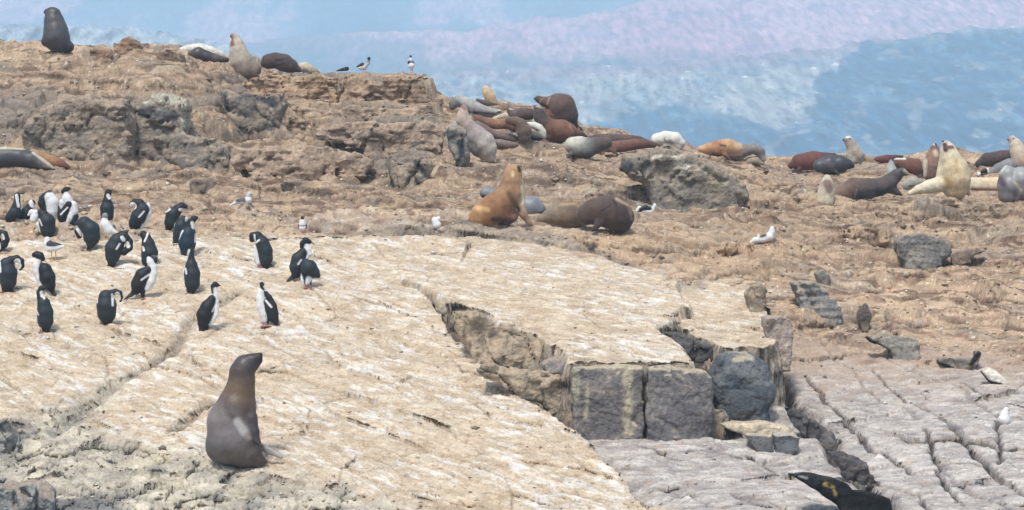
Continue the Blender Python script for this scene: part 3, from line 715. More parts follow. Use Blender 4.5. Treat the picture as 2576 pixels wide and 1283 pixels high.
    o = mesh_obj(name, V, Fc, m_stone, col=np.clip(cc * ALB, .01, .85)); o.location = (X0, y, Z0)
    return tag(o, label, cat, group)
GR, BR, DK = (122,118,114), (150,126,104), (70,70,74)
PALE_, GUANO = (222,212,194), (214,200,172)
def ry(u, v): return hit(u, v)[0]
rock('rock_block', 'broad dark grey squared rock block streaked with a pale vertical stripe', [(1436,938),(1445,925),(1530,922),(1622,922),(1624,1100),(1560,1112),(1462,1114),(1438,1080)], 31.72, 1.3, (108,106,108), (134,128,124), rnd=.05, amp=.03, joints=.025, fac=.22,
     paints=[(1580,925,1580,1090,10,(196,184,158),9),(1450,935,1446,1010,9,(176,170,150)),(1478,970,1474,1050,5,(190,180,156)),(1500,985,1540,985,4,(168,158,142))], topcol=(206,190,162), voxel=.022)
rock('rock_block', 'dark grey rock block with straight sides, joined to the striped one on its left', [(1628,926),(1700,926),(1775,934),(1793,950),(1798,1060),(1785,1108),(1640,1113),(1627,1080)], 31.65, 1.2, (100,99,103), (124,121,120), rnd=.05, amp=.03, joints=.025, fac=.22, topcol=(202,186,160), voxel=.022)
rock('boulder', 'big rounded blue-grey boulder hanging over a pale ledge', [(1792,940),(1812,900),(1850,893),(1905,892),(1940,920),(1958,975),(1952,1010),(1925,1058),(1870,1066),(1812,1056),(1797,1010),(1786,975)], 32.85, 1.3, (82,88,96), (112,116,120), rnd=.22, amp=.04, joints=.025, fac=.25, voxel=.024,
     paints=[(1850,905,1890,900,7,(190,180,160))])
rock('rock_block', 'small wedge of dark rock with flat pale top, left half of the split pair', [(1872,1092),(1944,1096),(1946,1156),(1920,1160)], 31.3, .5, (88,90,94), (110,110,112), rnd=.02, amp=.02, topcol=(212,200,178), voxel=.016, fac=.12)
rock('rock_block', 'small dark rock with pointed foot, right half of the split pair', [(1950,1096),(1990,1092),(2014,1102),(2010,1135),(1970,1160),(1950,1148)], 31.3, .5, (84,88,94), (108,110,114), rnd=.03, amp=.02, topcol=(206,198,184), voxel=.016, fac=.12)
rock('rock_shelf', 'flat pale rock shelf under the rounded blue-grey boulder', [(1800,1064),(1930,1062),(1985,1075),(2010,1098),(1960,1102),(1880,1100),(1840,1085)], 31.9, .9, (190,178,158), (214,202,180), rnd=.03, amp=.02, voxel=.02, fac=.15)
rock('rock_ledge', 'jagged dark ledge of broken rock leading down from the rounded boulder', [(1962,1016),(1985,1018),(2030,1042),(2085,1072),(2125,1120),(2150,1165),(2120,1190),(2075,1160),(2020,1110),(1985,1060)], 32.1, .3, (74,76,80), (112,106,104), rnd=.03, amp=.07, joints=.09, voxel=.02)
rock('rock_ledge', 'narrow jagged ridge of dark columns set in the pale slab', [(1652,828),(1700,838),(1760,858),(1800,878),(1815,905),(1790,935),(1750,935),(1735,895),(1690,862)], ry(1700,850) if 0 else 34.2, .3, (88,88,90), (128,122,114), rnd=.02, amp=.05, joints=.12, voxel=.018)
rock('boulder', 'rounded grey stone wedged in the gully left of the striped block', [(1362,918),(1390,905),(1425,908),(1442,925),(1438,962),(1405,985),(1385,955)], 32.6, .8, (112,112,116), (140,136,132), rnd=.10, amp=.03, joints=.03, voxel=.02)
rock('boulder', 'huge grey boulder scattered with pale rubble, beside the orange sea lion', [(1553,425),(1566,388),(1605,374),(1680,372),(1740,384),(1800,402),(1852,432),(1885,462),(1893,505),(1800,528),(1685,534),(1648,512),(1606,462),(1572,440)], ry(1750,532) + .2, 2.2, (112,108,104), (146,138,126), rnd=.25, amp=.09, joints=.08, strata=.03, voxel=.045, fac=.55,
     paints=[(1640,400,1660,392,5,(232,224,206)),(1690,398,1720,392,5,(226,214,190)),(1740,430,1765,420,6,(214,202,178)),(1700,425,1730,418,4,(230,222,208)),(1780,452,1830,460,5,(206,194,166)),(1568,430,1580,415,14,(84,84,88))])
rock('rock_outcrop', 'broad grey crag face under the left ridge', [(60,300),(100,268),(150,236),(205,229),(260,242),(322,252),(336,300),(330,418),(200,428),(60,400),(45,340)], ry(200,425) + .3, 2.6, (132,124,116), (158,144,128), rnd=.25, amp=.13, joints=.10, strata=.05, voxel=.045, fac=.9)
rock('rock_outcrop', 'tall grey crag capped with pale lichen at the right end of the left cliff', [(328,272),(348,248),(410,232),(455,244),(468,268),(470,330),(560,362),(576,395),(574,424),(340,430),(322,350)], ry(450,430) + .1, 2.4, (124,118,112), (150,140,128), rnd=.18, amp=.10, joints=.09, strata=.04, voxel=.042, fac=.9,
     paints=[(370,250,440,246,14,(206,200,180)),(455,262,460,330,7,(190,184,166)),(360,285,430,290,14,(104,104,106)),(380,395,372,420,8,(96,86,86))])
rock('rock_outcrop', 'jagged grey split crag on the slope above the cormorants', [(553,226),(566,220),(600,236),(640,232),(668,240),(716,228),(716,262),(700,330),(676,322),(640,326),(600,318),(578,300),(560,268)], ry(640,326) - .1, 1.4, (112,108,104), (144,134,122), rnd=.05, amp=.10, joints=.16, voxel=.045, fac=.6,
     paints=[(565,240,574,280,5,(74,72,74)),(660,250,690,262,9,(72,72,78))])
rock('boulder', 'pointed brown boulder standing on the left skyline', [(281,134),(290,112),(306,98),(322,88),(338,94),(352,112),(357,130),(340,138),(300,140)], ry(320,134), .8, (128,106,92), (160,134,112), rnd=.08, amp=.04, strata=.03, voxel=.03)
rock('boulder', 'low brown boulder left of the pointed one on the skyline', [(214,142),(224,122),(246,117),(276,122),(284,140),(280,156),(240,160)], ry(250,152), .9, (112,90,80), (142,116,98), rnd=.10, amp=.05, strata=.03, voxel=.03)
rock('boulder', 'low grey-brown boulder beside the pale sleeping sea lion on the ridge', [(388,146),(400,124),(425,122),(455,134),(458,156),(410,162)], ry(420,155), .9, (120,104,94), (142,124,110), rnd=.10, amp=.05, voxel=.03)
rock('boulder', 'upright blue-grey rock in front of the seated grey sea lion', [(1120,352),(1128,318),(1150,314),(1172,326),(1183,352),(1176,392),(1162,412),(1146,404),(1134,380)], ry(1160,412) - .5, .8, (96,98,100), (134,130,124), rnd=.10, amp=.06, joints=.05, voxel=.03, paints=[(1158,360,1162,385,10,(66,70,78))])
rock('rock_outcrop', 'cluster of spiky grey rock blades in the middle of the slope', [(966,432),(972,412),(988,402),(1000,416),(1020,404),(1040,398),(1062,394),(1086,412),(1088,436),(1070,452),(1040,474),(990,478),(972,470)], ry(1030,474), .9, (112,108,102), (150,138,122), rnd=.03, amp=.09, joints=.16, voxel=.03, paints=[(980,450,990,468,7,(62,60,64)),(1045,405,1070,440,6,(78,76,82))])
rock('boulder', 'grey squarish stone above the resting grey-winged gull', [(470,462),(488,447),(540,446),(556,468),(546,492),(480,492)], ry(510,492), .7, (112,104,98), (146,130,114), rnd=.08, amp=.05, joints=.05, voxel=.03)
rock('boulder', 'dark grey stone in the brown bank right of the gull', [(700,462),(712,453),(780,455),(790,475),(770,492),(715,486)], ry(745,490), .7, (98,92,90), (128,116,106), rnd=.08, amp=.05, joints=.05, voxel=.03)
rock('boulder', 'large squared grey stone set in the bank below the pale bull', [(2262,610),(2278,586),(2330,580),(2395,602),(2402,640),(2345,668),(2292,680),(2266,650)], ry(2330,676), 1.2, (112,112,112), (140,136,130), rnd=.08, amp=.05, joints=.04, strata=.02, voxel=.03)
rock('rock_outcrop', 'smooth blue-grey slanting slab of rock with thin layers', [(1986,706),(2040,704),(2072,716),(2098,744),(2122,780),(2118,792),(2070,796),(2018,784),(2004,745)], ry(2060,795), .9, (118,120,122), (144,142,138), rnd=.05, amp=.03, strata=.05, joints=.03, voxel=.024)
rock('boulder', 'small round grey stone right above the slanting slab', [(2052,690),(2070,678),(2090,688),(2097,708),(2084,720),(2058,712)], ry(2075,718), .5, (104,106,108), (130,128,124), rnd=.08, amp=.03, voxel=.024)
rock('boulder', 'pale grey tilted stone with dark underside on the pavement', [(2176,850),(2196,846),(2215,848),(2250,840),(2296,846),(2316,866),(2319,900),(2306,914),(2270,912),(2236,888),(2205,868)], ry(2270,905), .5, (132,130,126), (164,160,152), rnd=.05, amp=.03, voxel=.018, paints=[(2180,852,2235,886,7,(40,38,40))])  # dark strip painted along the lower left edge
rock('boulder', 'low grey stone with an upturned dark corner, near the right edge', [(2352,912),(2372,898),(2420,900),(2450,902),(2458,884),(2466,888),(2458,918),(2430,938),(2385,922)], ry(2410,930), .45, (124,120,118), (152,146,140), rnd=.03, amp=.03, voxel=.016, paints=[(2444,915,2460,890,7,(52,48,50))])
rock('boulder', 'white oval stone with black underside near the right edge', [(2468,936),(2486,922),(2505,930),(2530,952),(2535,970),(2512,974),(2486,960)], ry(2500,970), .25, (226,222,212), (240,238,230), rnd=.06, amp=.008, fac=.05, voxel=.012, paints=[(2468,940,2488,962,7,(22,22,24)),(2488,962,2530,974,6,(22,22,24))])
rock('boulder', 'black wet hollow rock with a yellow patch at the bottom edge', [(1984,1192),(2050,1192),(2100,1202),(2132,1216),(2150,1238),(2195,1240),(2240,1256),(2262,1325),(2135,1325),(2104,1272),(2060,1236),(2020,1212)], 27.35, .7, (24,26,28), (52,56,58), rnd=.05, amp=.02, voxel=.014, fac=.08, root=0,
     paints=[(2076,1217,2096,1226,5,(168,146,88)),(2096,1228,2102,1243,4,(158,138,84)),(2084,1219,2088,1222,3,(30,26,20)),(2010,1198,2030,1202,3,(150,150,150))])
rock('rock_block', 'pinkish-grey upright block at the right end of the pale ledge', [(1926,802),(1960,798),(1992,800),(1996,848),(1986,870),(1942,872),(1930,842)], ry(1960,872), .8, (150,140,134), (178,166,156), rnd=.04, amp=.03, joints=.04, voxel=.022)
rock('boulder', 'small leaning dark stone standing on the brown bank', [(2164,806),(2172,784),(2182,768),(2192,798),(2186,830),(2170,840)], ry(2176,838), .4, (92,86,84), (132,120,108), rnd=.03, amp=.03, voxel=.016)
rock('boulder', 'rounded brown-grey stone over the white-stained ledge', [(1880,742),(1894,718),(1914,712),(1932,730),(1936,770),(1918,790),(1890,780)], ry(1910,788), .6, (134,124,112), (162,148,130), rnd=.08, amp=.04, joints=.04, voxel=.022)
rock('rock_ledge', 'pale grey-green outcrop at the head of the gully', [(1090,760),(1100,752),(1150,756),(1168,770),(1160,806),(1120,826),(1104,800)], 36.0, .5, (150,146,132), (176,168,150), rnd=.05, amp=.05, joints=.06, voxel=.022)
rock('rock_ledge', 'brown-grey rubble bank filling the upper gully', [(1130,778),(1220,792),(1330,838),(1400,880),(1420,930),(1340,935),(1240,920),(1195,905),(1150,855)], 33.6, .8, (146,134,120), (184,168,146), rnd=.12, amp=.12, joints=.10, voxel=.026)
rock('rock_ledge', 'rubble bank in the lower gully against the striped block', [(1200,925),(1300,925),(1400,930),(1440,960),(1442,1085),(1400,1070),(1340,1028),(1260,965)], 32.25, .6, (140,130,118), (176,162,142), rnd=.10, amp=.11, joints=.09, voxel=.024, paints=[(1345,1025,1375,1035,7,(50,46,46))])
for lab, poly, yy, cc in [
  ('lowest dark crag block in the bottom left corner', [(-30,1215),(60,1205),(120,1235),(150,1300),(-30,1310)], 28.3, (128,130,130)),
  ('dark upright rock at the left edge above the corner', [(-30,1068),(30,1062),(52,1090),(48,1140),(20,1175),(-30,1180)], 30.2, (124,124,122))]:
    rock('boulder', lab, poly, yy, .5, cc, tuple(min(255, c + 34) for c in cc), rnd=.03, amp=.05, joints=.10, voxel=.016, fac=.9)

rock('rock_outcrop', 'layered brown cliff block at the right end of the ridge, under the upright bird', [(848,262),(850,205),(890,190),(938,188),(956,204),(962,192),(1010,186),(1045,190),(1066,204),(1074,240),(1079,290),(1080,322),(1000,328),(900,318),(860,300)], 57.3, 2.2, (136,118,104), (168,146,124), rnd=.06, amp=.09, joints=.10, strata=.07, voxel=.042, fac=.9)
rock('rock_outcrop', 'layered brown cliff block under the curled dark sea lion on the ridge', [(585,235),(600,205),(648,186),(720,182),(800,186),(848,196),(850,262),(760,266),(640,268),(590,262)], 57.9, 2.0, (146,126,108), (178,154,130), rnd=.06, amp=.08, joints=.09, strata=.07, voxel=.042, fac=.9)
rock('rock_outcrop', 'narrow grey-brown stump of rock at the foot of the cliff beside the pile', [(1078,262),(1092,250),(1108,252),(1114,280),(1112,320),(1084,324)], 57.2, 1.0, (132,118,108), (160,142,126), rnd=.05, amp=.06, joints=.08, strata=.05, voxel=.035, fac=.8)
rock('rock_outcrop', 'pale brown sloping ledge crossing the slope below the cliff', [(640,300),(760,292),(900,318),(980,360),(960,378),(800,352),(700,346),(640,330)], 55.4, 1.4, (154,136,118), (184,162,140), rnd=.08, amp=.08, joints=.06, strata=.05, voxel=.042, fac=.9)
rock('rock_outcrop', 'layered grey-brown ledge below the right-hand group of sea lions', [(2190,530),(2260,512),(2400,500),(2520,508),(2600,520),(2600,580),(2480,590),(2400,584),(2330,566),(2240,560)], 48.6, 1.6, (138,126,114), (178,158,134), rnd=.08, amp=.09, joints=.10, strata=.07, voxel=.04, fac=.9)
rock('rock_outcrop', 'heap of broken brown stones left of the squared grey stone', [(2060,600),(2120,572),(2190,566),(2240,590),(2236,630),(2160,650),(2080,640)], 45.6, .9, (130,114,102), (172,148,124), rnd=.06, amp=.10, joints=.12, strata=.03, voxel=.035, fac=1.0)
rock('boulder', 'thin dark brown slab of rock poking out of the bank near the right edge', [(2384,640),(2410,628),(2460,622),(2478,630),(2440,650),(2400,660)], ry(2440,655) - .3, .4, (104,94,88), (140,124,110), rnd=.03, amp=.03, voxel=.022)
rock('rock_outcrop', 'curving grass-tan ledge with dark hollows below the lone gull', [(1760,640),(1840,610),(1900,612),(1980,636),(1990,690),(1900,700),(1800,706),(1765,690)], 42.4, .9, (160,138,116), (194,168,140), rnd=.10, amp=.08, joints=.14, strata=.03, voxel=.03, fac=.8)

rock('rock_outcrop', 'long layered brown step running along the foot of the upper cliff', [(572,262),(700,268),(850,264),(1000,262),(1086,266),(1088,326),(960,338),(800,332),(700,337),(620,324)], 56.5, 1.2, (146,130,116), (174,154,134), rnd=.06, amp=.09, joints=.08, strata=.07, voxel=.045, fac=.9)
rock('rock_outcrop', 'low brown rock step between the grey crag and the spiky blades', [(572,376),(640,366),(720,362),(820,366),(900,380),(955,400),(950,432),(840,440),(740,446),(590,438)], ry(740,444) - .15, 1.2, (150,134,120), (180,160,142), rnd=.08, amp=.09, joints=.07, strata=.06, voxel=.045, fac=.9)

rock('rock_ledge', 'lower part of the jagged dark crevice edge, above the black hollow rock', [(2080,1135),(2120,1140),(2165,1160),(2210,1195),(2262,1240),(2246,1262),(2180,1236),(2120,1200)], 29.6, .25, (84,82,84), (120,114,110), rnd=.05, amp=.03, joints=.04, voxel=.018, fac=.5)

rock('rock_outcrop', 'grey-brown stepped bank between the upper cliff and the upright blue-grey rock', [(790,318),(900,302),(1000,298),(1090,302),(1122,330),(1108,372),(1000,386),(900,374),(800,346)], ry(1000,384) - .15, 1.0, (140,126,116), (172,152,134), rnd=.08, amp=.09, joints=.09, strata=.06, voxel=.045, fac=.9)

# loose chips and pebbles lying in the hollows: far too many and small to count
def chips(n):
    r = np.random.RandomState(3); V = []; F = []; Cc = []; k = 0
    base = np.array([(1,0,0),(0,1,0),(-1,0,0),(0,-1,0),(0,0,1),(0,0,-1)], float)
    fc = [(0,1,4),(1,2,4),(2,3,4),(3,0,4),(1,0,5),(2,1,5),(3,2,5),(0,3,5)]
    pal = [(176,160,144),(158,142,128),(204,184,160),(240,234,222),(144,132,122),(222,206,182)]
    while k < n:
        u = r.uniform(-100, 2680); v = r.uniform(150, 1290); y, z_, vv = hit(u, v)
        if abs(vv - v) > 12 or y > 64: continue
        j = int(np.clip(np.searchsorted(us, u), 0, NU - 1)); i = int(np.clip(np.searchsorted(ys, y), 0, NY - 1))
        if wb[i, j] < .5 and rub[i, j] < .5 and r.rand() > .10: continue
        if perlin(np.array([y * .9 + 3]), np.array([(u - UC) / FP * y * .9]))[0] < -.05 and r.rand() > .25: continue
        s_ = r.uniform(.012, .032) * (1 + 1.0 * (r.rand() < .05)) * (y / 34) ** .6
        B_ = base * r.uniform(.6, 1.3, (6, 3)) * [s_ * 1.3, s_, s_ * .6] + r.normal(0, s_ * .2, (6, 3)); a = r.uniform(0, 6.28)
        ca, sa = math.cos(a), math.sin(a); B_ = np.stack([B_[:, 0] * ca - B_[:, 1] * sa, B_[:, 0] * sa + B_[:, 1] * ca, B_[:, 2]], 1)
        x = (u - UC) / FP * y; V.append(B_ + [x, y, ground_z(x, y) + s_ * .25]); F += [tuple(6 * k + q for q in f) for f in fc]
        Cc.append(np.repeat(lin(pal[r.randint(len(pal))])[None] * ALB * r.uniform(.8, 1.1), 6, 0)); k += 1
    return mesh_obj('pebbles', np.concatenate(V), F, m_stone, col=np.concatenate(Cc), smooth=False)
tag(chips(1700), kind='stuff')
# ---------------------------------------------------------------- sea lions
def sl(label, fr, base, chains, mat=None, voxel=.028, group='sea lions resting on the rock', eye=(), nose=(), **kw):
    mat = mat or m_fur
    kw.setdefault('noise', .18)
    root = None
    if eye or nose:
        root = bpy.data.objects.new('sea_lion', None); sc.collection.objects.link(root)
    o, loc, m = animal('body' if root else 'sea_lion', fr, base, chains, mat, voxel, parent=root, **kw)
    if root:
        root.location = loc
        for e in eye: part_ball('eye', root, ((e[0]-base[0])*m, e[2]*m, -(e[1]-base[1])*m), e[3]*m, m_blk)
        for e in nose: part_ball('nose', root, ((e[0]-base[0])*m, e[2]*m, -(e[1]-base[1])*m), e[3]*m, m_blk, (1, 1, .7))
        return tag(root, label, 'sea lion', group)
    return tag(o, label, 'sea lion', group)
D1, D2_, SKY_SHEEN = (96,78,70), (74,64,62), (150,142,142)  # last one: grey sky sheen of wet fur, painted as body colour
sl('dark brown sea lion sitting alone on the pale slab below the cormorants, head raised', 'F8', (740,1150), [
  (1, (735,872,235,SKY_SHEEN),(715,720,212,(146,136,134)),(772,570,180,(104,86,76)),(800,450,140,(124,98,70)),(816,350,120,(112,90,70)),(822,265,114,(84,72,70)),(850,205,100,(88,80,80)),(915,158,62,(70,60,62)),(962,132,40,(56,48,52)),(990,104,22,(42,38,42))),  # grey flank and shoulder tones paint in the sky's sheen
  (1, (925,205,55,(66,60,64)),(978,160,30,(54,50,54))),
  (1, (735,880,228,(100,92,92)),(850,985,150,(112,98,92)),(950,1060,72,(98,80,72)),(1045,1088,20,(96,66,54))),
  (1, (650,940,168,(78,74,78)),(800,1010,125,(84,78,80)),(960,1090,52,(70,60,60))),
  (1, (870,560,74,(80,62,58),-40),(915,680,54,(60,50,52),-90),(950,800,38,(46,40,44),-110),(976,885,26,(40,36,40),-120),(1010,925,16,(44,40,44),-140)),
  (.5, (960,935,32,(160,154,152),30),(1075,990,34,(178,174,170),10),(1180,1042,24,(196,192,184),-10)),
  ], mat=m_wet, voxel=.018, smooth=.09, sink=.22, soft=.16, desat=0, lump=.6, paints=[(700,600,790,690,26,(92,78,76),22),(800,700,860,790,34,(204,198,192),22),(880,820,900,850,20,(176,164,156),20),(480,830,700,840,18,(120,112,112),30)],
  eye=[(905,160,-62,10)], nose=[(990,104,-4,14)])
sl('dark grey sea lion sitting upright on the left skyline, nose in the air', 'F1', (590,515), [
  (1, (600,440,110,(72,70,76)),(572,385,135,(78,76,80)),(562,300,122,(90,88,90)),(546,215,100,(88,86,88)),(535,152,80,(84,80,82)),(505,122,45,(84,76,76)),(468,118,26,(70,64,66)),(452,125,14,(50,46,50))),
  (1, (470,420,55,(64,62,70)),(520,400,80,(70,68,74))), (1, (690,470,60,(62,60,68)),(620,430,90,(70,68,74)))], mat=m_wet, eye=[(535,128,-70,9)], nose=[(455,124,-6,11)])
sl('cream sea lion sleeping on the skyline behind a dark one', 'F1', (2000,610), [(1, (1790,512,22,(232,226,210)),(1900,495,45,(236,230,216)),(2010,492,56,(240,234,222)),(2120,515,52,(238,232,218)),(2230,555,38,(226,216,200)),(2300,585,24,(212,200,184)))], y_add=.3)
sl('dark brown sea lion lying in front of the cream one on the left ridge', 'F1', (2090,628), [(1, (1930,540,36,(112,96,88)),(2000,545,72,(78,68,68)),(2080,572,62,(66,58,60)),(2180,592,44,(98,84,84)),(2290,605,24,(70,60,60)))], mat=m_wet)
sl('cream and brown sea lion sitting on the ridge with a rusty face pointing up', 'F1', (2460,755), [
  (1, (2560,705,78,(140,122,110)),(2480,680,104,(164,146,130)),(2440,612,112,(186,170,150)),(2408,520,88,(206,190,168)),(2392,440,68,(208,192,172)),(2382,388,42,(200,182,164)),(2345,362,24,(150,96,80)),(2328,366,13,(110,62,56))),
  (1, (2350,640,34,(226,214,192)),(2345,560,34,(230,220,200)),(2350,460,34,(206,180,160))),
  (1, (2400,690,28,(214,200,180)),(2400,745,22,(206,192,172))), (.6, (2480,690,40,(130,110,100)),(2500,745,26,(110,94,88)))],
  paints=[(2335,375,2350,450,22,(158,100,82),10)], eye=[(2385,378,-36,7)], nose=[(2328,366,-3,9)])
sl('dark brown sea lion curled up asleep at the right end of the left ridge', 'FU', (560,225), [(1, (350,128,34,(84,66,62)),(400,108,76,(88,70,66)),(470,95,80,(94,76,70)),(560,122,90,(90,74,70)),(630,155,72,(80,66,66)),(700,185,34,(92,78,72)))],
   paints=[(480,100,560,90,12,(48,40,42),6),(420,170,560,130,6,(54,46,48),6)], eye=[(352,130,-32,7)])
sl('tan sea lion lying with its pale head down beside the curled dark one', 'FU', (800,240), [(1, (700,172,46,(196,172,146)),(770,165,52,(214,196,168)),(840,195,42,(198,180,150)),(905,225,20,(140,112,92)))], y_add=.2, nose=[(912,228,-6,8)])
sl('dark grey sea lion stretched out at the left edge with a brown muzzle', 'F5', (300,432), [
  (1, (-80,300,92,(84,82,90)),(60,297,98,(86,84,92)),(200,305,94,(82,80,88)),(320,328,82,(84,82,88)),(410,362,58,(120,112,106)),(480,398,40,(150,134,120)),(540,425,20,(90,64,60)))], mat=m_wet,
  paints=[(-20,205,270,212,16,(216,202,166),8),(340,255,560,418,13,(222,204,176),6),(450,425,545,430,16,(84,62,62),8)], nose=[(546,424,-6,9)])
sl('orange-brown sea lion lying behind the grey one at the left edge', 'F5', (560,425), [(1, (330,262,44,(190,146,92)),(430,305,52,(180,132,80)),(520,345,60,(178,126,82)),(610,370,52,(150,96,68)),(690,405,22,(110,66,54)))], y_add=.12, nose=[(700,406,-6,9)])
# the pile right of the cliff
sl('pale grey sea lion lying along the top of the pile, head at left', 'FP', (640,590), [
  (1, (260,400,26,(90,80,78)),(310,375,66,(150,148,146)),(370,360,82,(168,166,164)),(450,375,92,(196,192,186)),(560,425,98,(186,182,180)),(700,485,80,(176,170,170)),(850,515,62,(182,176,172)),(960,515,38,(210,200,190)),(995,505,14,(190,180,170)),(1035,520,6,(150,140,134))),(.6, (560,520,30,(120,116,118),-60),(600,575,12,(100,96,100),-80)),
  (1, (290,440,50,(120,112,106)),(320,400,70,(150,146,142)))], paints=[(540,520,900,545,20,(84,80,88),16),(300,330,390,400,26,(132,130,130),24),(940,525,985,510,12,(30,28,30),5)], y_add=.2, eye=[(250,385,-26,9)])
sl('orange-cream sea lion rising behind the pile with its nose up', 'FP', (830,430), [(1, (880,400,70,(206,162,112)),(835,310,80,(218,172,118)),(795,235,74,(226,190,142)),(775,190,58,(232,206,168)),(805,158,28,(200,170,140)),(815,152,16,(120,100,90)))], y_add=.5, nose=[(814,150,-4,12)])
sl('long dark brown sea lion lying behind the pile below the orange-cream one', 'FP', (900,480), [(1, (645,342,24,(110,92,86)),(750,378,42,(112,92,84)),(880,428,44,(82,66,64)),(1020,455,46,(88,70,66)),(1180,480,56,(84,66,62)),(1320,500,44,(84,64,60)))], y_add=.3)
sl('brown sea lion lying at the back of the pile left of the bull', 'FP', (1290,655), [(1, (1110,500,42,(96,76,74)),(1170,555,70,(118,92,86)),(1290,550,98,(104,78,72)),(1410,545,84,(96,72,66)))], y_add=.15, paints=[(1125,465,1165,470,14,(226,214,206),5)])
sl('biggest dark brown bull, hunched on top of the pile with its muzzle pointing left', 'FP', (1900,745), [
  (1, (1476,322,20,(50,40,42)),(1530,330,48,(96,72,62)),(1610,365,72,(112,82,70)),(1710,378,96,(116,90,80)),(1800,388,140,(118,92,82)),(1868,440,196,(104,78,70)),(1930,560,180,(76,60,60)),(1990,660,112,(66,54,56)),(2060,715,46,(58,48,50))),
  (1, (1850,600,130,(120,78,56)),(1720,560,90,(150,92,62)),(1660,500,50,(140,88,62)))], voxel=.03, paints=[(1655,400,1690,310,14,(164,134,116),10),(1540,400,1570,330,9,(170,130,104),6)], nose=[(1472,322,-4,14)], eye=[(1545,312,-40,8)])
sl('dark flipper-end of a sea lion lying behind the biggest bull', 'FP', (2090,800), [(1, (2060,740,60,(90,64,56)),(2130,770,40,(84,62,56)),(2160,800,22,(70,54,52)))], y_add=.3)
sl('reddish brown sea lion sitting in front of the biggest bull, dark head raised', 'FP', (1760,945), [
  (1, (1474,440,18,(44,40,44)),(1510,470,46,(92,80,76)),(1540,520,78,(84,72,72)),(1555,590,96,(82,68,68)),(1610,670,112,(100,72,60)),(1720,755,138,(126,84,64)),(1860,780,158,(140,90,66)),(1960,800,128,(138,92,68)),(2040,815,70,(120,78,60)),(2150,842,42,(88,62,54)),(2240,868,14,(60,46,44))),
  (1, (1700,850,110,(88,62,56)),(1760,860,90,(84,60,56)))], voxel=.026, y_add=-.1, paints=[(1428,560,1438,660,18,(216,200,184),8),(1445,500,1440,560,12,(180,166,156),6),(1980,700,2020,800,12,(176,124,84),12),(1500,430,1580,450,14,(176,156,150),10)], nose=[(1474,440,-6,13)], eye=[(1520,460,-44,8)])
sl('pinkish cream sea lion sitting at the front of the pile on pale hind flippers', 'FP', (830,1235), [
  (1, (455,440,36,(170,112,96)),(448,490,62,(206,176,156)),(440,560,84,(214,192,172)),(450,640,104,(200,176,160)),(520,740,122,(168,148,142)),(620,850,155,(180,166,160)),(735,950,165,(196,184,174)),(795,1050,140,(204,192,178)),(825,1150,88,(210,198,184))),
  (1, (560,960,95,(78,74,88)),(660,1070,95,(88,84,96)),(730,1150,55,(110,100,100))),
  (1, (740,1190,26,(214,204,190)),(710,1215,16,(206,196,184))),(1, (800,1190,28,(220,210,196)),(805,1245,18,(214,204,192))),(1, (870,1170,38,(214,202,186)),(905,1225,24,(218,208,194)))],
  voxel=.024, paints=[(690,980,740,960,40,(222,212,200),20),(430,440,470,470,18,(160,96,84),8)], sink=.2, y_add=-.2)
sl('pale whitish sea lion half hidden behind the upright blue-grey rock', 'FP', (300,900), [(1, (235,850,30,(180,172,164)),(240,760,46,(190,184,176)),(320,720,56,(170,164,160)),(400,730,56,(160,154,150)))], y_add=.1)
sl('chestnut brown sea lion lying across the middle of the pile', 'FP', (900,800), [(1, (560,590,46,(120,84,72)),(680,620,62,(132,92,74)),(820,680,74,(150,102,74)),(960,690,76,(176,122,82)),(1090,690,70,(150,104,76)),(1180,740,70,(124,90,72)))], paints=[(545,575,650,710,12,(222,204,170),5)])
sl('mauve-brown sea lion lying low at the foot of the pile', 'FP', (1050,955), [(1, (640,680,44,(140,118,112)),(760,760,60,(126,100,96)),(900,840,54,(134,108,100)),(1050,870,66,(132,106,98)),(1180,905,58,(118,94,88)),(1250,935,26,(110,86,82)))], y_add=-.1)
sl('pinkish grey sea lion asleep at the very bottom of the pile', 'FP', (1000,1040), [(1, (890,940,34,(150,130,126)),(980,960,56,(150,128,124)),(1080,980,54,(142,120,116)),(1200,985,36,(150,130,120)))], y_add=-.1)
sl('brown sea lion curled with its back to the camera in the pile', 'FP', (1310,955), [(1, (1100,640,56,(120,90,74)),(1200,650,72,(124,94,78)),(1280,700,90,(116,92,80)),(1325,790,112,(122,98,84)),(1335,870,92,(112,90,80)))], y_add=-.15)
sl('white-bellied sea lion curled into a ring beside the brown curled one', 'FP', (1520,935), [(1, (1380,690,36,(232,226,212)),(1460,705,52,(236,230,220)),(1540,740,56,(238,232,220)),(1600,800,44,(240,232,216)),(1622,870,26,(228,216,196))),
  (1, (1440,850,60,(92,84,80)),(1520,870,66,(104,96,90)),(1590,880,40,(130,120,108)))], y_add=-.05, paints=[(1440,900,1560,905,24,(48,46,50),12),(1450,790,1520,780,8,(70,62,58),5)])
sl('tan sea lion flank showing between the pale grey one and the chestnut one', 'FP', (980,650), [(1, (870,630,16,(226,208,176)),(960,590,36,(222,206,178)),(1060,570,50,(216,198,168)),(1120,580,40,(200,180,150)))], y_add=.1)
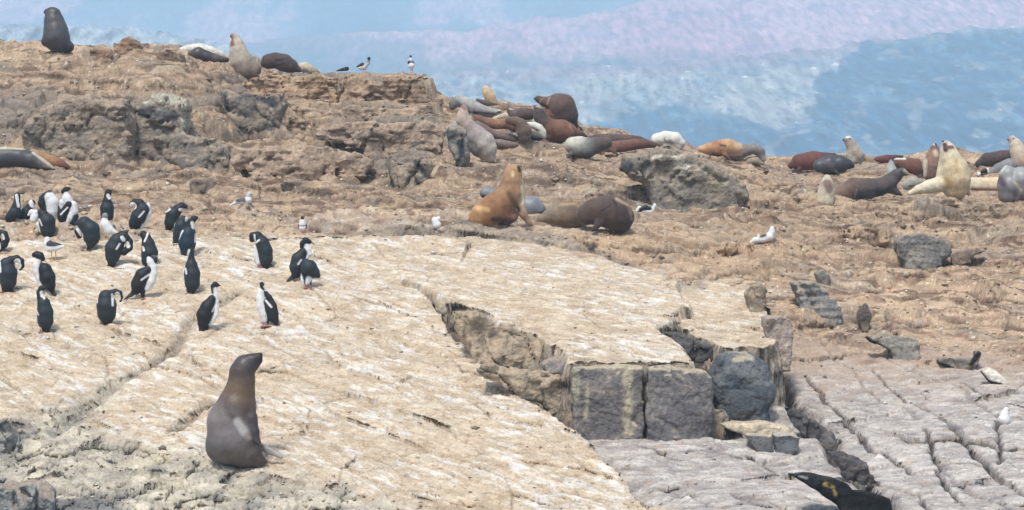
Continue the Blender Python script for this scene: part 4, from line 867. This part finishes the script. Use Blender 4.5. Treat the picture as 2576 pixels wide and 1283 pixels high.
# right of the pile
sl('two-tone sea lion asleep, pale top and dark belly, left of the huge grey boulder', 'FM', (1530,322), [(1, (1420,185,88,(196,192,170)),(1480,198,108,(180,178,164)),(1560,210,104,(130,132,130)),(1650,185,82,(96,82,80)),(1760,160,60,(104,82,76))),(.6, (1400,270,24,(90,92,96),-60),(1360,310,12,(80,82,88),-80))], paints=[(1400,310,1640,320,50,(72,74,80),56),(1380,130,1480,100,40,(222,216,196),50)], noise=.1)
sl('long dark brown sea lion lying behind the two-tone one', 'FM', (1900,280), [(1, (1560,150,50,(96,76,70)),(1660,135,64,(100,78,72)),(1800,125,62,(110,88,80)),(1950,125,54,(112,88,80)),(2090,135,46,(100,78,72)),(2200,170,32,(110,86,78)))], y_add=.35)
sl('reddish brown sea lion with a cream neck lying before the long dark one', 'FM', (1850,285), [(1, (1650,250,36,(232,218,192)),(1700,205,44,(200,180,160)),(1790,200,56,(140,100,84)),(1900,195,62,(132,86,72)),(2040,175,56,(134,84,66)),(2160,168,44,(110,74,62)),(2280,188,22,(84,58,54))),(.6, (1820,240,24,(120,80,64),-50),(1870,282,12,(104,72,60),-60))], paints=[(1640,260,1690,180,22,(238,226,204),9)])
sl('fluffy cream-white sea lion curled on the skyline behind the huge grey boulder', 'F3', (1650,1045), [(1, (1495,892,62,(240,236,222)),(1580,880,72,(244,240,228)),(1680,892,72,(242,238,226)),(1738,930,50,(238,232,216))),(1, (1600,960,60,(190,180,166)),(1700,980,56,(184,172,158)))], paints=[(1570,890,1590,940,10,(170,156,140),6),(1620,930,1700,1000,30,(150,138,124),20)], y_add=.2)
sl('orange sea lion lying on the skyline right of the cream-white one', 'F3', (2150,1112), [(1, (1940,990,34,(226,178,126)),(2020,990,62,(206,150,96)),(2110,985,84,(190,128,82)),(2220,965,80,(220,168,112)),(2310,985,60,(226,184,132))),(.6, (2180,1050,28,(150,96,70),-60),(2230,1100,12,(130,84,64),-80))], paints=[(2060,1060,2200,1090,30,(96,58,50),18),(2130,950,2180,960,10,(90,60,46),6)])
sl('mauve-grey sea lion resting its head against the orange one', 'F3', (2330,1112), [(1, (2220,1040,46,(150,128,120)),(2320,1040,66,(146,124,118)),(2400,1000,60,(150,132,128)),(2470,985,54,(150,142,142)),(2540,1020,50,(130,124,128)),(2566,1090,34,(190,180,166)))], y_add=-.05)
sl('small tan sea lion lying at the foot of the mauve-grey one', 'F3', (2490,1150), [(1, (2420,1110,34,(190,176,150)),(2500,1105,42,(184,168,146)),(2560,1130,26,(196,184,164)))], y_add=-.15)
# right-hand group
sl('russet brown sea lion lying on the right skyline behind a black-grey one', 'F4', (350,970), [(1, (215,900,34,(110,66,58)),(300,868,84,(122,70,60)),(430,850,96,(128,74,62)),(560,838,72,(110,64,58)),(650,800,30,(100,60,56))),(.6, (300,930,24,(100,62,54),-60),(262,968,12,(90,56,52),-80))], paints=[(365,750,395,745,12,(216,206,200),5)])
sl('black-grey sea lion asleep in front of the russet one', 'F4', (600,995), [(1, (505,905,70,(84,84,92)),(600,890,98,(74,74,84)),(710,885,90,(72,72,80)),(790,890,52,(56,50,54)),(832,905,26,(44,40,46))),(.6, (640,950,26,(70,70,78),-70),(690,990,12,(66,66,74),-90))], mat=m_wet, paints=[(540,860,620,900,24,(104,98,108),18)])
sl('pale sea lion on the right skyline with its head turned up to the left', 'F4', (860,900), [(1, (752,640,20,(90,80,80)),(790,645,44,(170,154,140)),(820,690,56,(178,160,146)),(845,750,70,(196,178,160)),(890,800,62,(190,172,152)),(900,850,40,(190,172,152))),(1, (830,780,60,(226,216,196)),(840,840,50,(224,214,194)))], y_add=.3, paints=[(760,612,850,610,12,(240,232,216),6)], nose=[(745,638,-4,12)], eye=[(800,628,-40,7)])
sl('dark red-brown sea lion lying on the skyline between two pale ones', 'F4', (1200,900), [(1, (1080,835,26,(130,76,68)),(1180,838,48,(112,62,60)),(1280,830,38,(100,54,54)),(1340,808,14,(92,52,52)))], y_add=.2)
sl('light grey sea lion head pointing straight up behind the long dark one', 'F4', (1230,1020), [(1, (1222,835,10,(110,114,122)),(1224,880,30,(170,176,180)),(1226,940,52,(188,190,188)),(1228,1000,58,(184,184,180)))], y_add=.1, nose=[(1221,826,-4,9)])
sl('brown sea lion lying behind the light grey head, facing the pale bull', 'F4', (1430,1005), [(1, (1290,870,48,(130,84,62)),(1380,895,78,(130,82,62)),(1470,915,84,(128,80,62)),(1530,930,60,(110,70,58))),(1, (1290,870,34,(120,78,62)),(1262,850,18,(90,62,54)))], y_add=.25, paints=[(1250,828,1360,830,10,(236,228,212),5)])
sl('cream sea lion with a brown chest upright at the left end of the right-hand group', 'F4', (560,1290), [(1, (580,1030,40,(214,200,178)),(575,1090,72,(206,188,164)),(568,1170,84,(222,208,178)),(560,1250,86,(226,214,180)))], paints=[(575,1080,590,1140,42,(150,124,110),14)], sink=.2)
sl('long dark brown sea lion stretched across the front of the right-hand group, head raised', 'F4', (870,1245), [
  (1, (690,1215,62,(160,138,110)),(740,1175,88,(146,118,100)),(850,1135,112,(122,96,84)),(990,1130,102,(100,84,80)),(1110,1120,88,(92,82,82)),(1205,1070,82,(96,88,88)),(1275,1000,64,(88,82,84)),(1335,965,42,(96,88,86)),(1385,985,22,(150,140,126))),
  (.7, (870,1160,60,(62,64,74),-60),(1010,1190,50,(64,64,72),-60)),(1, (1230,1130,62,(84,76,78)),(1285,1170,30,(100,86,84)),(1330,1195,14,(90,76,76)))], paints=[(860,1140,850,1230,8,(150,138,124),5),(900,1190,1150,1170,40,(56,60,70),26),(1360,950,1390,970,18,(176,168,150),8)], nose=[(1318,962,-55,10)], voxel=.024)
sl('round silver-grey sea lion back tucked between the dark one and the pale bull', 'F4', (1420,1175), [(1, (1385,1100,52,(176,172,162)),(1440,1075,66,(176,170,158)),(1510,1080,46,(164,156,146)))], y_add=.05, paints=[(1400,1108,1430,1104,8,(60,54,54),4)])
sl('brown sea lion with black muzzle standing upright behind the pale bull', 'F4', (1620,1070), [(1, (1668,690,18,(50,42,46)),(1662,735,46,(150,104,92)),(1652,810,74,(168,128,104)),(1635,900,92,(150,112,94)),(1635,990,84,(138,100,88)))], paints=[(1650,675,1660,690,10,(226,220,216),4),(1560,850,1555,1000,18,(228,212,176),9),(1665,760,1670,790,26,(214,184,150),14)], y_add=.1, nose=[(1672,688,-10,14)])
sl('pale cream bull sitting tall in the right-hand group, nose to the sky', 'F4', (1885,1240), [
  (1, (1752,664,16,(70,54,56)),(1780,690,44,(230,208,200)),(1800,750,82,(230,212,178)),(1822,840,108,(236,216,172)),(1860,940,140,(234,210,162)),(1878,1050,148,(226,196,144)),(1880,1140,112,(214,184,138)),(1890,1200,50,(120,90,76))),
  (1, (1740,880,40,(244,232,196)),(1730,1000,46,(244,230,192)),(1760,1120,44,(236,220,184)),(1790,1190,22,(216,200,170))),
  (1, (1960,980,60,(236,214,170)),(1985,1100,34,(226,196,160)),(2010,1190,18,(214,180,150))),
  (1, (1410,1180,22,(240,226,190)),(1500,1145,44,(242,226,188)),(1610,1110,66,(244,230,196)),(1720,1090,80,(242,228,190)))],
  voxel=.022, paints=[(1760,690,1762,745,22,(96,62,64),8),(1780,720,1830,715,20,(130,92,88),9),(1780,1040,1800,1100,30,(206,166,104),24),(1860,850,1850,960,14,(212,172,104),20)], sink=.2, nose=[(1752,658,-6,15)], smooth=.12)
sl('honey-coloured sea lion lying between the pale bull and the big grey one', 'F4', (2150,1185), [(1, (2040,1095,76,(238,220,184)),(2160,1102,80,(236,210,172)),(2290,1100,84,(236,206,166)))], y_add=.1, paints=[(2040,1150,2280,1160,26,(150,100,92),22)])
sl('big grey sea lion hunched at the right edge of the photo', 'F4', (2400,1275), [(1, (2395,925,32,(160,160,162)),(2405,990,88,(166,166,168)),(2415,1100,122,(150,148,152)),(2390,1200,88,(140,134,136)),(2360,1255,40,(110,92,96))),
  (1, (2540,1040,130,(170,170,172)),(2550,1150,104,(140,134,134)),(2500,1230,60,(90,80,84)))], mat=m_wet, paints=[(2320,1040,2340,1090,30,(104,84,96),20),(2440,1060,2520,1150,10,(206,190,160),8),(2320,980,2380,900,8,(216,214,204),5)], sink=.2)
sl('dark mauve-brown sea lion lying on the skyline at the far right', 'F4', (2180,945), [(1, (2110,885,42,(74,66,72)),(2200,850,80,(88,72,72)),(2330,815,66,(104,80,78)),(2430,790,52,(100,78,76)))], y_add=.4)
sl('pale sea lion sitting up at the far right skyline, looking left', 'F4', (2520,960), [(1, (2412,638,16,(50,46,52)),(2445,640,42,(214,190,176)),(2480,690,64,(226,206,178)),(2515,770,88,(220,198,168)),(2545,860,104,(190,160,142)))], y_add=.3, nose=[(2408,640,-4,13)], eye=[(2452,632,-38,8)])
sl('soft grey sea lion back between the gull and the big grey one', 'F4', (2270,1010), [(1, (2220,985,34,(150,142,144)),(2310,940,62,(140,138,142)),(2420,895,70,(150,150,152)))], y_add=.15)
# the pair in the middle
sl('golden orange sea lion sitting mid-slope with its neck stretched up', 'FM', (560,1005), [
  (1, (888,398,16,(60,46,40)),(858,425,46,(220,176,116)),(818,465,90,(196,146,92)),(800,555,108,(168,124,86)),(800,640,120,(190,142,90)),(730,735,138,(170,118,72)),(620,825,150,(168,112,64)),(500,890,118,(200,140,76)),(450,925,84,(206,146,80))),
  (1, (880,560,42,(232,206,150)),(895,680,40,(240,222,176)),(890,780,42,(220,190,150)),(920,880,40,(170,128,100)),(975,960,30,(170,130,108)),(1010,990,16,(186,150,128))),
  (1, (700,860,100,(186,130,84)),(800,900,60,(160,112,88)),(760,940,50,(110,76,76))),
  (1, (520,940,60,(206,150,90)),(570,970,36,(220,170,112)),(660,1005,18,(214,168,120)))],
  voxel=.024, smooth=.12, sink=.25, paints=[(770,670,870,830,26,(112,82,58),18),(810,455,812,490,15,(240,210,150),10),(870,400,880,440,15,(52,40,38),6),(430,810,560,830,22,(232,180,110),16),(620,930,800,950,26,(104,68,72),16),(905,600,915,760,13,(250,236,196),6)], nose=[(892,394,-6,14)])
sl('smooth blue-grey sea lion sleeping behind the golden one, showing on both sides of it', 'FM', (1040,905), [(1, (545,665,66,(140,142,150)),(700,720,80,(128,130,138)),(860,790,96,(134,138,146)),(1000,800,102,(140,144,154)),(1075,835,76,(120,124,134)))], y_add=.45, mat=m_wet, paints=[(480,690,600,720,20,(70,72,82),14),(1030,880,1130,860,16,(60,58,64),10)], noise=.05)
sl('grey-brown sea lion lying asleep between the golden sea lion and the dark bull', 'FM', (1330,1010), [
  (1, (1010,985,10,(150,120,92)),(1100,925,46,(150,126,100)),(1210,895,88,(148,130,108)),(1330,882,114,(138,116,92)),(1430,888,126,(116,94,74)),(1500,905,104,(98,80,66))),
  (.6, (1030,975,22,(120,98,80),-20),(975,1000,10,(110,90,76),-30)),(.7, (1500,960,36,(72,62,58),-70),(1540,1005,18,(62,54,52),-90))],
  voxel=.024, smooth=.12, sink=.15, y_add=-.25, paints=[(1290,782,1430,768,13,(186,150,104),14),(1440,772,1545,850,15,(172,132,88),16)])
sl('dark maned bull sleeping with its head down, rightmost of the mid-slope group', 'FM', (1780,1050), [
  (1, (1560,880,110,(96,76,64)),(1650,850,136,(100,80,68)),(1760,848,160,(96,76,66)),(1840,868,172,(90,70,64)),(1900,915,138,(80,64,60)),(1915,985,84,(66,54,54)),(1885,1035,40,(52,44,48))),
  (.7, (1680,960,46,(78,62,58),-110),(1640,1020,26,(66,54,52),-140),(1600,1050,12,(60,50,50),-150)),(1, (1838,745,16,(62,50,48),-90),(1826,722,8,(52,42,42),-100))],
  voxel=.026, smooth=.12, sink=.1, y_add=-.05, paints=[(1850,722,1980,790,13,(196,164,118),14),(1985,800,2010,930,12,(150,112,80),14),(1830,735,1850,790,12,(52,44,44),8),(1690,850,1800,780,8,(58,48,46),8)], nose=[(1878,1052,-60,14)])

# ---------------------------------------------------------------- cormorants
K, Kb, W_, T_ = (34,37,42), (44,54,60), (250,250,250), (74,68,68)
GC = 'cormorants standing on the pale slab'
def bird(label, fr, base, black, white=(), tail=(), paints=(), beak=None, feet=None, name='cormorant', cat='cormorant', group=GC, voxel=.011, legr=6, footmat=None, beakmat=None, toe=(.3, -1), extra=(), soft=.03, fsize=.07, sink=.5, legtop=35, y_add=0):
    root = bpy.data.objects.new(name, None); sc.collection.objects.link(root)
    ch = [(1,) + tuple((n[0], n[1], n[2], n[3] if len(n) > 3 else K) for n in c) for c in black]
    ch += [(.85,) + tuple((n[0], n[1], n[2], n[3] if len(n) > 3 else W_) for n in c) for c in white]
    ch += [(.45,) + tuple((n[0], n[1], n[2], T_) for n in c) for c in tail]
    ch += list(extra)
    o, loc, m = animal('body', fr, base, ch, m_fea, voxel, smooth=.12, sink=sink, paints=[p[:5] + ((p[5] if len(p) > 5 else W_), 2.5) for p in paints], parent=root, soft=soft, y_add=y_add, lump=.3, desat=0)
    root.location = loc
    L_ = lambda u, v, w=0: ((u - base[0]) * m, w * m, -(v - base[1]) * m)
    if beak: part_cone('beak', root, L_(*beak[0]), L_(*beak[1]), beak[2] * m, 2 * m, beakmat or m_beak)
    for f in (feet if feet is not None else [(base[0] - 16, base[1]), (base[0] + 16, base[1])]):
        gx_, gy_ = f[0], f[1]; g_ = L_(gx_, gy_, f[2] if len(f) > 2 else -8)
        zg = ground_z(loc[0] + g_[0], loc[1] + g_[1]) - loc[2]
        g_ = (g_[0], g_[1], min(g_[2], max(zg, g_[2] - .05)) + .004)
        part_foot('foot', root, (g_[0], g_[1] + .02, g_[2] + legtop * m), g_, legr * m, footmat or m_pink, toe, fsize)
    return tag(root, label, cat, group)
B = bird
B('leftmost cormorant of the back row, black with a white throat stripe', 'F5', (130,975), [[(95,930,42),(105,910,52),(150,860,60,Kb),(165,800,44),(172,740,32),(174,690,32)]], paints=[(172,690,180,730,17),(180,740,195,800,13)])
B('cormorant crouched low between the leftmost one and the white-breasted one', 'F5', (260,970), [[(230,910,66),(270,860,60,Kb),(305,810,44),(322,768,36)]], paints=[(312,755,335,790,22),(335,790,345,820,10)], y_add=.1)
B('black-backed cormorant with snow-white face preening, directly behind the dark-winged gull', 'F5', (480,1125), [[(485,1040,74,Kb),(475,950,82,Kb),(440,890,52),(405,855,30)]], [[(288,885,14),(320,858,28),(360,862,30)],[(340,930,40),(350,900,40)],[(385,980,24),(412,1050,18)]], [[(500,1075,40),(510,1112,26)]], [(405,930,435,990,9)])
B('cormorant turned to show a broad white breast, bent neck hiding its head', 'F5', (530,985), [[(430,720,38),(425,770,42),(450,830,36)],[(450,690,30),(500,665,30)]], [[(500,705,56),(530,760,66),(535,850,62),(530,930,42),(530,970,22)]])
B('cormorant standing with raised head, white neck and a white S along its black wing', 'F5', (675,990), [[(640,650,26),(665,628,28),(695,620,18)],[(600,800,16),(612,900,34),(630,950,30)],[(700,780,44),(655,850,44),(630,920,46)],[(760,900,36,(40,44,60)),(740,960,30,(40,44,60))]], [[(664,672,30),(675,720,48),(700,780,50)],[(735,790,46),(745,850,44),(715,910,38),(680,960,22)],[(630,760,36),(612,840,14)]], [], [(700,780,650,850,34,K),(620,880,690,810,8)], beak=((700,622),(722,625),8))
B('small upright cormorant standing apart behind the grey-headed gull', 'F5', (1085,955), [[(1080,890,66,Kb),(1080,815,70,Kb),(1085,745,48),(1085,695,34),(1092,658,34)]], [], [[(1130,905,18),(1128,935,10)]], [(1095,688,1110,712,17),(1138,735,1148,760,10)])
B('cormorant bending its head back to preen, white throat ball and long white flank', 'F5', (1390,1080), [[(1335,775,34),(1365,755,34),(1410,770,46),(1440,830,72,Kb),(1400,905,80,Kb),(1360,975,62),(1345,1015,34)],[(1390,1020,20),(1385,1065,9)]], [[(1488,800,34),(1500,870,28),(1465,945,26),(1425,1030,16)]], [], [(1342,790,1352,798,34),(1415,905,1462,850,9)], feet=[(1385,1080),(1425,1072)])
B('cormorant bent forward over its neighbour, head turned right with a white chin', 'F5', (1705,1065), [[(1868,800,26),(1835,795,36),(1795,830,50),(1745,880,70,Kb),(1722,960,64,Kb),(1702,1020,36)]], [], [], [(1822,832,1868,838,16),(1690,850,1720,828,9)], beak=((1880,805),(1895,822),7), y_add=.15)
B('greenish-backed cormorant with hidden head, tucked against the one behind it', 'F5', (1775,1185), [[(1850,935,44,Kb),(1825,1000,66,Kb),(1808,1070,62,Kb),(1785,1120,44,Kb)]], [], [[(1780,1130,26),(1752,1172,16)]], [(1768,930,1750,1005,11),(1885,915,1885,940,12)])
B('blue-black cormorant with raised head in front of the leaning pair', 'F5', (1890,1300), [[(1985,915,18),(1955,925,32),(1925,960,38),(1918,1010,44),(1900,1080,78,(36,54,70)),(1888,1170,88,(34,54,72)),(1890,1250,70,(36,52,64)),(1880,1310,30)]], [], [], [(1945,965,1955,1010,17),(1850,1045,1808,1125,9),(1915,1235,1900,1290,8),(1975,1080,1972,1160,6)], beak=((1985,912),(2004,920),8), y_add=.05)
B('stout cormorant hunched with its head tucked in at the left, beside the dark gull', 'F5', (880,1262), [[(788,985,42),(850,975,74,Kb),(915,1035,90,Kb),(925,1110,84,Kb),(910,1170,56,Kb)],[(785,1050,36),(800,1100,28)],[(985,1100,18),(985,1160,10)]], [], [[(900,1200,26),(888,1262,16)]], [(778,1010,830,1090,17),(856,1170,868,1205,16)], feet=[(830,1215,5),(875,1225,5)])
B('cormorant doubled over with its tail in the air, neck curled down to the right', 'F6', (1175,400), [[(1290,18,13,T_),(1225,55,34),(1185,120,78,Kb),(1150,200,92,Kb),(1135,280,72,Kb),(1130,335,44)],[(1250,75,50),(1305,130,36),(1305,190,34),(1250,235,36)]], [], [[(1120,362,26),(1062,395,12)]], [(1240,85,1255,110,18),(1218,150,1190,200,9),(1290,145,1300,175,20)], feet=[(1180,398),(1235,402)], fsize=.10)
B('cormorant seen from behind with a thin white curve down its nape', 'F6', (1480,380), [[(1445,50,34),(1475,85,46),(1495,150,66,Kb),(1510,240,84,Kb),(1500,310,74,Kb),(1480,350,40)]], [], [], [(1495,35,1490,70,9),(1490,70,1465,125,9),(1450,185,1460,215,13)], beak=((1425,65),(1415,85),8))
B('cormorant cut by the left edge, neck curled over its back', 'F6', (40,245), [[(-5,35,30),(45,50,34),(62,110,36),(50,160,30),(10,175,30)],[(-40,130,60),(-10,190,40)]], [], [[(30,210,20),(110,235,10)]], [(30,65,40,95,16),(2,140,8,200,8)])
B('cormorant at the left edge with its neck bent over and a round white cheek', 'F6', (50,650), [[(65,360,72,Kb),(82,440,92,Kb),(82,530,84,Kb),(70,590,56)],[(110,315,44),(170,298,34),(215,325,30),(222,375,24),(205,405,18)]], [], [[(110,620,30),(142,705,14)]], [(180,330,188,375,32),(8,340,20,430,10)], feet=[(40,648,-5),(20,640,-5)])
B('cormorant side-on with white neck and breast to the left, near the left edge', 'F6', (400,655), [[(345,262,26),(370,258,34),(405,272,38),(430,300,28)],[(420,365,28),(455,410,66),(480,490,80),(500,565,62),(520,600,34)]], [[(425,290,20),(385,325,28),(368,370,36),(370,430,36),(395,500,32),(415,560,22),(405,600,14)]], [[(525,625,26),(582,722,14)]], [], beak=((338,268),(330,292),8), feet=[(400,650),(425,645)])
B('lone front-left cormorant with green-black back and head bent under, tail touching the slab', 'F6', (430,1050), [[(455,592,20),(418,600,28),(400,640,32),(412,695,38),(440,750,64,Kb),(455,840,82,Kb),(460,930,78,Kb),(465,1000,46)]], [[(375,890,16),(400,980,16)]], [[(475,1040,30),(482,1098,20)]], [(425,640,432,672,17),(432,672,455,700,9),(355,798,398,862,9)], feet=[(405,1045,-5),(430,1050,-5)], beak=((460,600),(480,640),8))
B('cormorant with its head tucked over a white throat at the right shoulder, front row', 'F6', (1075,985), [[(1070,690,76,Kb),(1075,770,100,Kb),(1078,860,92,Kb),(1088,930,46)],[(1120,650,36),(1165,632,28),(1210,645,22),(1228,690,16),(1215,728,14)]], [], [[(1100,955,32),(1118,1000,20)]], [(1185,660,1195,700,26),(1138,660,1150,770,10),(985,710,990,740,8)], feet=[(1060,978,0),(1040,975,0)])
B('cormorant standing side-on facing right with long white neck and belly and outstretched tail', 'F6', (1440,715), [[(1570,300,22,(60,60,62)),(1578,330,12)],[(1495,410,44),(1440,470,76),(1395,560,74),(1370,620,46)],[(1440,620,32),(1438,675,18)]], [[(1500,300,22),(1515,330,34),(1545,385,36),(1550,450,38),(1520,530,48),(1490,600,34)]], [[(1330,660,26),(1252,712,8)]], [(1438,512,1515,458,10)], beak=((1565,285),(1590,270),10), feet=[(1438,714),(1460,705,8)], extra=[(.8, (1540,280,18,(70,70,72)),(1572,285,20,(90,88,86)))])
B('tall cormorant stretching its neck straight up with a white line down its back', 'F6', (1900,655), [[(1925,215,22),(1930,290,32),(1932,370,62,Kb),(1940,450,80,Kb),(1940,550,76,Kb),(1930,615,44)]], [[(1862,420,18),(1862,500,14)]], [[(1935,645,28),(1945,702,16)]], [(1912,215,1865,355,9),(1876,400,1888,450,10),(1870,590,1872,620,8)], feet=[(1880,648,0),(1905,652,0)])
B('front-row cormorant with black cap and slender white neck looking right', 'F6', (2080,1045), [[(2200,568,18),(2170,560,28),(2150,578,24),(2148,640,16)],[(2140,710,44),(2095,790,72),(2062,870,80),(2050,950,58)],[(2085,990,24),(2085,1025,10)]], [[(2165,600,24),(2178,660,24),(2186,730,22),(2190,790,20),(2178,870,24),(2130,960,18)]], [[(2035,1000,32),(2022,1058,22)]], [(2180,760,2148,832,8)], beak=((2208,570),(2232,575),7), feet=[(2085,1044),(2100,1040,6)])
B('cormorant with its head curled over its left shoulder, standing apart behind the front row', 'F7', (310,525), [[(235,235,30),(245,200,40),(290,200,46),(335,265,68,Kb),(368,350,74,Kb),(375,430,68,Kb),(372,490,42)]], [[(272,310,26),(280,400,28),(298,470,26)]], [[(375,535,34),(400,598,18)]], [(262,190,268,245,9),(270,270,310,240,9)], feet=[(300,520,0),(325,525,0)])
B('cormorant with black cap and thin bill facing right, behind a preening one', 'F7', (700,660), [[(815,258,22),(775,248,34),(745,275,30),(735,310,20)],[(750,365,46),(700,430,68,Kb),(680,515,70,Kb),(680,580,50)]], [[(780,290,28),(800,335,32),(812,385,28),(785,430,18)]], [[(645,615,28),(582,658,10)]], [(735,440,705,482,10)], beak=((828,262),(870,285),9), feet=[(715,655,0),(735,665,0)])
B('cormorant stooping on red feet in front of a black-capped one', 'F7', (795,725), [[(780,470,42,Kb),(810,520,82,Kb),(860,565,58,Kb),(900,600,26,Kb)],[(765,560,42),(762,620,18),(768,680,10)],[(825,650,12),(828,690,9)]], [[(740,590,16),(742,650,18),(748,690,12)],[(810,630,34),(790,680,20)]], [], [], feet=[(770,715),(822,728)], y_add=-.1)
B('rightmost front-row cormorant with full white front and spread tail', 'F7', (385,1110), [[(332,685,24),(345,725,26)],[(365,765,20),(405,820,30),(440,900,42),(460,980,42),(480,1060,26)],[(365,868,34),(410,940,50),(440,1020,48),(475,1075,26)],[(395,1040,16),(392,1080,10)]], [[(322,760,34),(318,830,44),(328,910,50),(348,990,44),(358,1050,30)]], [[(500,1108,22),(545,1158,12)]], [(375,850,435,915,9),(362,705,370,745,9)], feet=[(385,1108),(345,1112,-15)], fsize=.11, beak=((360,730),(372,765),8))

# ---------------------------------------------------------------- gulls and skyline birds
GG = 'gulls scattered among the animals'
def gull(label, fr, base, white, dark, **kw):
    kw.setdefault('voxel', .014); kw.setdefault('legr', 4); kw.setdefault('legtop', 40); kw.setdefault('fsize', .05); kw.setdefault('sink', .6)
    return bird(label, fr, base, dark, white, name=kw.pop('name', 'gull'), cat=kw.pop('cat', 'gull'), group=GG, footmat=kw.pop('footmat', m_gfoot), **kw)
SG = (96,92,98)
gull('grey-winged gull resting on the brown bank, facing right', 'F5', (2470,808), [[(2320,792,8),(2390,755,18),(2450,752,30),(2505,735,38)],[(2505,700,26,(206,206,210)),(2515,672,22,(214,216,220))]], [[(2395,745,20,SG),(2470,740,32,SG)]], beak=((2530,675),(2552,682),7), feet=[(2460,800,0),(2490,800,0)])
gull('tiny black-headed gull facing the camera on the slope', 'F7', (742,180), [[(742,60,30),(742,80,34)],[(742,115,36)]], [[(742,14,18,K),(742,30,15,K)],[(706,90,12,SG),(712,125,12,SG)],[(780,90,12,SG),(774,125,12,SG)]], paints=[(715,97,770,97,6,SG)])
gull('small speckled gull left of the golden sea lion', 'FM', (45,1075), [[(25,940,34),(45,985,46)],[(60,925,26)]], [[(22,978,24,(70,66,72)),(40,1000,20,(70,66,72))]], beak=((76,920),(98,918),6), feet=[(35,1072,0),(60,1070,0)])
gull('dark-winged gull on orange legs in front of the preening cormorants', 'F6', (540,322), [[(478,105,28),(468,150,32),(500,195,42),(570,190,34),(640,178,12)]], [[(500,155,40,(70,64,70)),(560,165,30,(70,64,70)),(618,160,8,K)]], feet=[(520,318,0),(560,320,0)], legtop=105, legr=5)
gull('grey-headed white gull with a red bill in front of the upright cormorant', 'F5', (1085,1140), [[(1055,940,34),(1060,980,50),(1100,1040,50),(1185,1068,14)],[(1060,895,32,(150,152,160))]], [[(1150,1000,16,(90,86,92)),(1170,1030,8,(90,86,92))]], beak=((1035,900),(1008,910),8), beakmat=m_beakr, feet=[(1070,1135,0),(1095,1140,0)], legtop=70)
gull('black and white gull crouching beside the sleeping bull', 'FM', (2150,872), [[(2065,842,16),(2090,810,18)],[(2130,845,20),(2200,850,24)],[(2225,835,20),(2245,785,18)]], [[(2100,830,22,K),(2150,815,28,K),(2195,825,22,K)]], feet=[(2140,870,0)])
gull('white gull with a black wing standing side-on in the brown rock right of centre', 'FQ', (1835,292), [[(1672,268,14),(1712,240,26),(1800,232,34),(1865,205,44),(1888,160,32),(1890,125,26)],[(1750,195,14)]], [[(1745,232,20,(40,40,46)),(1830,205,30,(40,40,46))]], beak=((1910,118),(1935,115),7), feet=[(1815,290,0),(1850,288,0)])
gull('black and white gull between the pale bull and the far right sea lions', 'FG', (2010,690), [[(1945,655,30)],[(2068,590,24),(2075,620,20)]], [[(1990,625,26,K),(2035,605,32,K)]], feet=[(2000,688,0)])
gull('grey-white gull with black head standing on the cliff edge, looking right', 'F2', (1112,710), [[(1062,688,16,(206,206,206)),(1110,680,24,(216,214,210)),(1148,640,18,(190,186,186)),(1155,612,14,(120,116,120))]], [[(1157,590,17,K)],[(1030,674,6,(60,58,64)),(1090,650,20,(60,58,64))]], feet=[(1105,708,0),(1125,706,0)])
gull('dark bird sitting low on the cliff edge beside the black-headed gull', 'F2', (900,724), [], [[(825,716,5,K),(885,703,16,(44,40,44)),(935,693,22,(40,34,38))]], name='skua', cat='skua', feet=[], paints=[(912,700,916,704,4,(150,90,90))])
gull('black and white bird standing upright on the corner of the cliff', 'F2', (1587,715), [[(1578,602,16)],[(1585,660,34)]], [[(1578,568,13,K)],[(1565,632,20,(56,40,56)),(1598,635,18,(70,60,70))]], feet=[(1580,712,0),(1595,712,0)])
gull('plain white gull standing on the grey pavement near the right edge', 'FT', (1468,748), [[(1480,655,17),(1472,680,26),(1468,712,40)]], [], beak=((1492,655),(1504,660),5), feet=[(1460,746,0),(1478,746,0)])
